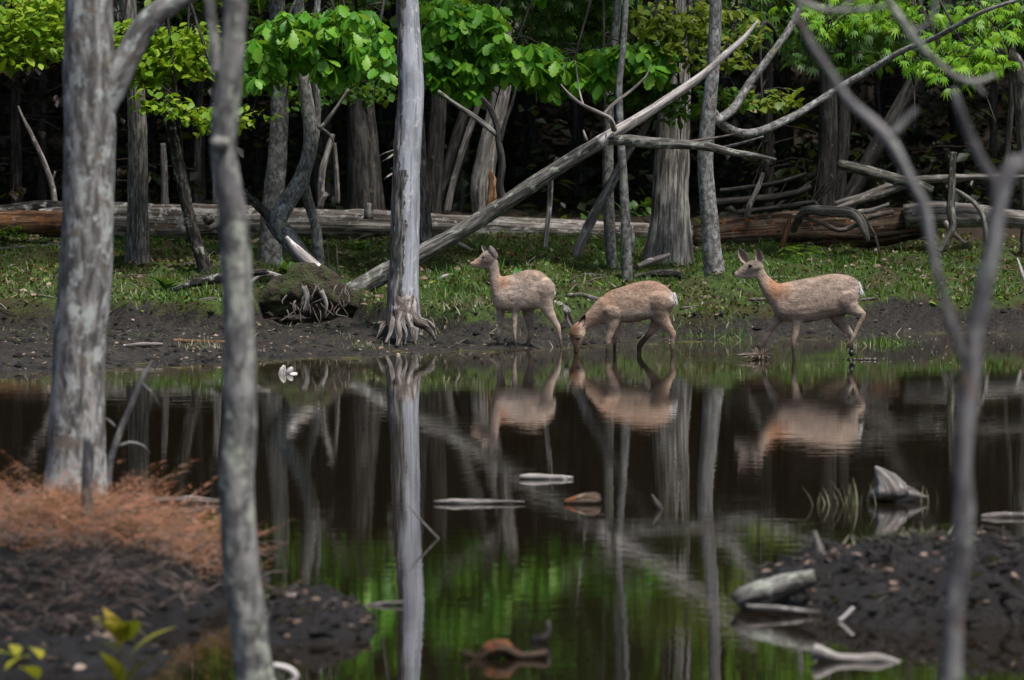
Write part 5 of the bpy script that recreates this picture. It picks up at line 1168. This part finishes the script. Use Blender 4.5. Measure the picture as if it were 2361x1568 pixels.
# grazing deer, middle
d2 = Deer(1279.6, 622.5, .13234, 56.4, 'reddish-tan deer bending its head down to drink in the shallows')
d2.build([(2065, 430, 620), (2040, 385, 690), (1990, 335, 760), (1920, 275, 810), (1840, 225, 825), (1750, 192, 835), (1650, 180, 850), (1550, 185, 875), (1450, 203, 900), (1350, 228, 918), (1250, 262, 922), (1150, 294, 918), (1050, 325, 915), (960, 362, 930), (880, 412, 955), (810, 475, 950), (750, 570, 890)],
    [([(900, 690, 250), (800, 740, 205), (710, 800, 170), (620, 860, 140), (540, 915, 120), (470, 960, 112)], 0, .72),
     ([(430, 985, 110), (400, 1050, 142), (385, 1120, 150), (382, 1190, 130), (382, 1260, 98), (378, 1330, 68), (372, 1390, 54), (364, 1435, 44), (360, 1455, 26)], -.01, .80),
     ([(480, 1060, 70), (475, 1140, 56), (440, 1240, 44), (415, 1330, 30)], -.01, .8),
     ([(1000, 720, 200), (1010, 830, 150), (1000, 930, 112), (980, 1030, 88), (955, 1130, 70), (928, 1215, 54), (925, 1270, 52), (915, 1340, 40), (908, 1420, 33), (908, 1520, 32)], -.065, .75),
     ([(1060, 860, 120), (1065, 980, 82), (1060, 1090, 62), (1048, 1190, 52), (1040, 1270, 42), (1040, 1370, 35), (1035, 1500, 34)], .065, .75),
     ([(1830, 520, 250), (1810, 650, 215), (1830, 770, 170), (1890, 880, 128), (1955, 980, 92), (2020, 1060, 72), (2055, 1115, 64), (2058, 1165, 56), (2045, 1230, 44), (2042, 1320, 42), (2045, 1400, 40), (2048, 1510, 40)], -.065, .72),
     ([(1800, 780, 160), (1780, 900, 115), (1720, 1015, 84), (1640, 1115, 62), (1560, 1205, 54), (1495, 1280, 58), (1470, 1340, 52), (1468, 1410, 44), (1472, 1510, 42)], .07, .72)],
    (.36, .25, .185), [(1500, 230, 700, 150, (.33, .20, .135), .75), (880, 500, 180, 160, (.33, .18, .11), .6), (680, 790, 160, 130, (.36, .22, .15), .7), (315, 1090, 150, 190, (.15, .07, .035), .95), (470, 1130, 70, 120, (.42, .33, .27), .7), (370, 1370, 80, 90, (.37, .21, .13), .9),
        (1350, 900, 350, 70, (.30, .25, .22), .7), (1300, 760, 350, 100, (.42, .33, .27), .6), (1640, 740, 70, 70, (.60, .53, .48), .7), (1850, 650, 150, 60, (.19, .15, .13), .5), (2060, 470, 70, 130, (.62, .56, .52), .9), (1100, 880, 60, 60, (.55, .47, .41), .6),
        (1560, 1280, 230, 190, WET, .95), (910, 1450, 150, 180, DARK, .8), (1040, 1400, 100, 180, DARK, .85), (2045, 1450, 120, 170, DARK, .7), (1000, 1000, 140, 160, (.40, .31, .25), .5)],
    [(300, 960, 215, 740, 90, .05, 1, (.13, .11, .11), (.18, .15, .14)), (445, 965, 525, 775, 110, -.05, 1, (.27, .19, .15), (.06, .05, .045))],
    [(405, 1195, 27, -.075)], [(366, 1425, 40), (360, 1450, 36), (357, 1468, 22)], (2060, 390, 2085, 620, 75), 16000, .028, legs_=(1200, 1420))
# first deer, left
d1 = Deer(1060.6, 541.8, .18374, 57.6, 'young pale tan deer standing upright beside the snag, head turned to the trees')
d1.build([(1162, 640, 745), (1145, 590, 800), (1110, 540, 845), (1060, 490, 885), (1000, 450, 918), (940, 434, 935), (880, 432, 942), (820, 440, 948), (760, 456, 950), (700, 482, 950), (640, 500, 950), (580, 510, 952), (530, 518, 950), (480, 545, 938), (440, 600, 910), (405, 690, 860)],
    [([(520, 680, 135), (478, 630, 110), (450, 560, 82), (430, 480, 70), (415, 400, 70), (400, 330, 76)], 0, .72),
     ([(425, 250, 60), (390, 268, 88), (350, 288, 98), (305, 312, 84), (255, 338, 62), (205, 354, 46), (165, 362, 34), (135, 364, 26), (122, 362, 18)], -.01, .80),
     ([(350, 370, 55), (290, 385, 42), (220, 392, 26), (160, 388, 18)], -.01, .8),
     ([(640, 760, 120), (675, 860, 80), (692, 940, 54), (690, 1020, 41), (686, 1100, 34), (682, 1170, 30), (684, 1220, 27), (692, 1290, 21), (696, 1360, 20), (700, 1440, 20)], -.06, .75),
     ([(500, 830, 95), (508, 930, 60), (506, 1020, 46), (502, 1100, 38), (496, 1180, 31), (491, 1225, 31), (482, 1290, 22), (470, 1370, 20), (462, 1440, 20)], .06, .75),
     ([(1040, 650, 150), (1050, 770, 125), (1070, 860, 98), (1100, 935, 78), (1140, 1010, 60), (1185, 1085, 47), (1225, 1145, 38), (1240, 1190, 34), (1248, 1250, 26), (1260, 1320, 21), (1272, 1400, 20), (1280, 1460, 20)], -.06, .72),
     ([(860, 840, 110), (850, 960, 72), (862, 1050, 60), (880, 1120, 54), (895, 1190, 46), (890, 1240, 38), (872, 1300, 31), (852, 1370, 28), (845, 1440, 26)], .06, .72)],
    (.42, .325, .265), [(515, 600, 100, 110, (.41, .20, .10), .85), (470, 540, 45, 80, (.40, .25, .17), .6), (900, 470, 260, 70, (.33, .23, .17), .75), (1060, 520, 120, 80, (.36, .25, .19), .5), (650, 730, 170, 90, (.56, .46, .40), .7), (780, 860, 110, 60, (.58, .49, .43), .5),
        (385, 275, 110, 130, (.14, .115, .10), .85), (190, 345, 90, 50, (.44, .27, .18), .7), (260, 240, 40, 60, (.36, .26, .2), .5), (420, 560, 90, 250, (.31, .25, .215), .55), (840, 940, 200, 50, (.28, .24, .22), .7), (870, 1120, 90, 180, (.17, .14, .125), .8), (510, 1050, 60, 130, (.26, .225, .22), .7),
        (490, 1225, 35, 35, PALE, .6), (470, 1400, 60, 80, DARK, .85), (700, 1410, 60, 60, DARK, .8), (1050, 780, 50, 45, (.20, .16, .14), .5), (985, 870, 40, 60, (.62, .55, .5), .5), (1160, 660, 40, 60, (.5, .4, .33), .5)],
    [(318, 215, 272, 118, 48, .03, 1, (.2, .16, .14), (.36, .32, .3)), (428, 262, 372, 132, 92, -.035, -1, (.19, .16, .15), (.3, .25, .22))],
    [(290, 281, 17, -.078)], [(140, 352, 22), (124, 356, 20), (115, 358, 12)], (1150, 630, 1164, 730, 24), 15000, .030, legs_=(1180, 1380))

# splash round the walking deer's raised foot, and stirred mud by its hind hoof
m, n, b = new_mat('muddy_splash'); MAT['splash'] = m
b.inputs['Base Color'].default_value = (.30, .235, .185, 1); b.inputs['Roughness'].default_value = .18; b.inputs['IOR'].default_value = 1.33; b.inputs['Transmission Weight'].default_value = .25
tcs = n.nodes.new('ShaderNodeTexCoord'); bump(n, b, noise(n, tcs.outputs['Object'], 70, 4), .01)
mb = MB(); so = d3.W(285, 815, .05); so.z = 0
for i in range(120):
    a = random.uniform(0, 6.28); l = random.uniform(.03, .13)*(1 + .9*(math.cos(a) < -.2)); h_ = random.uniform(.01, .15)*(1.1-l*3)
    p0 = so + Vector((math.cos(a)*.03, math.sin(a)*.03, -.01)); e = so + Vector((math.cos(a)*l, math.sin(a)*l*.8, h_))
    tube(mb, [(p0, random.uniform(.008, .014)), (p0.lerp(e, .5)+Vector((0, 0, .03)), random.uniform(.004, .008)), (e, .002)], 6, .015, .5, freq=20)
spl = tag(mb.build('water_splash', 'splash', None, so), 'muddy splash thrown up at the front foot of the walking deer', 'splash'); mb = MB()
for i in range(90):
    a = random.uniform(0, 6.28); l = random.uniform(.05, .26); c = so + Vector((math.cos(a)*l-.03, math.sin(a)*l, random.uniform(.0, .12)*(1-l*2))); r = random.uniform(.002, .006)
    c.z = max(c.z, .003)
    mb.add([(c.x+r, c.y, c.z), (c.x, c.y+r, c.z), (c.x-r, c.y, c.z), (c.x, c.y-r, c.z), (c.x, c.y, c.z+r), (c.x, c.y, c.z-r)], [(0, 1, 4), (1, 2, 4), (2, 3, 4), (3, 0, 4), (1, 0, 5), (2, 1, 5), (3, 2, 5), (0, 3, 5)])
tag(mb.build('droplets', 'splash', spl, so), kind='stuff')
mb = MB(); q = d3.W(960, 805, -.05); q.z = 0
for i in range(26):
    c = q + Vector((random.uniform(-.10, .18), random.uniform(-.08, .08), 0)); r = random.uniform(.008, .022)
    tube(mb, [(c+Vector((-r, 0, -.005)), r*.5), (c+Vector((0, 0, r*.4)), r), (c+Vector((r*1.4, 0, -.004)), r*.4)], 7, .02, .5, freq=15)
tag(mb.build('stirred_mud', 'wet_mud', None, q), 'wet lump of stirred mud under the raised hind hoof of the walking deer', 'mud')
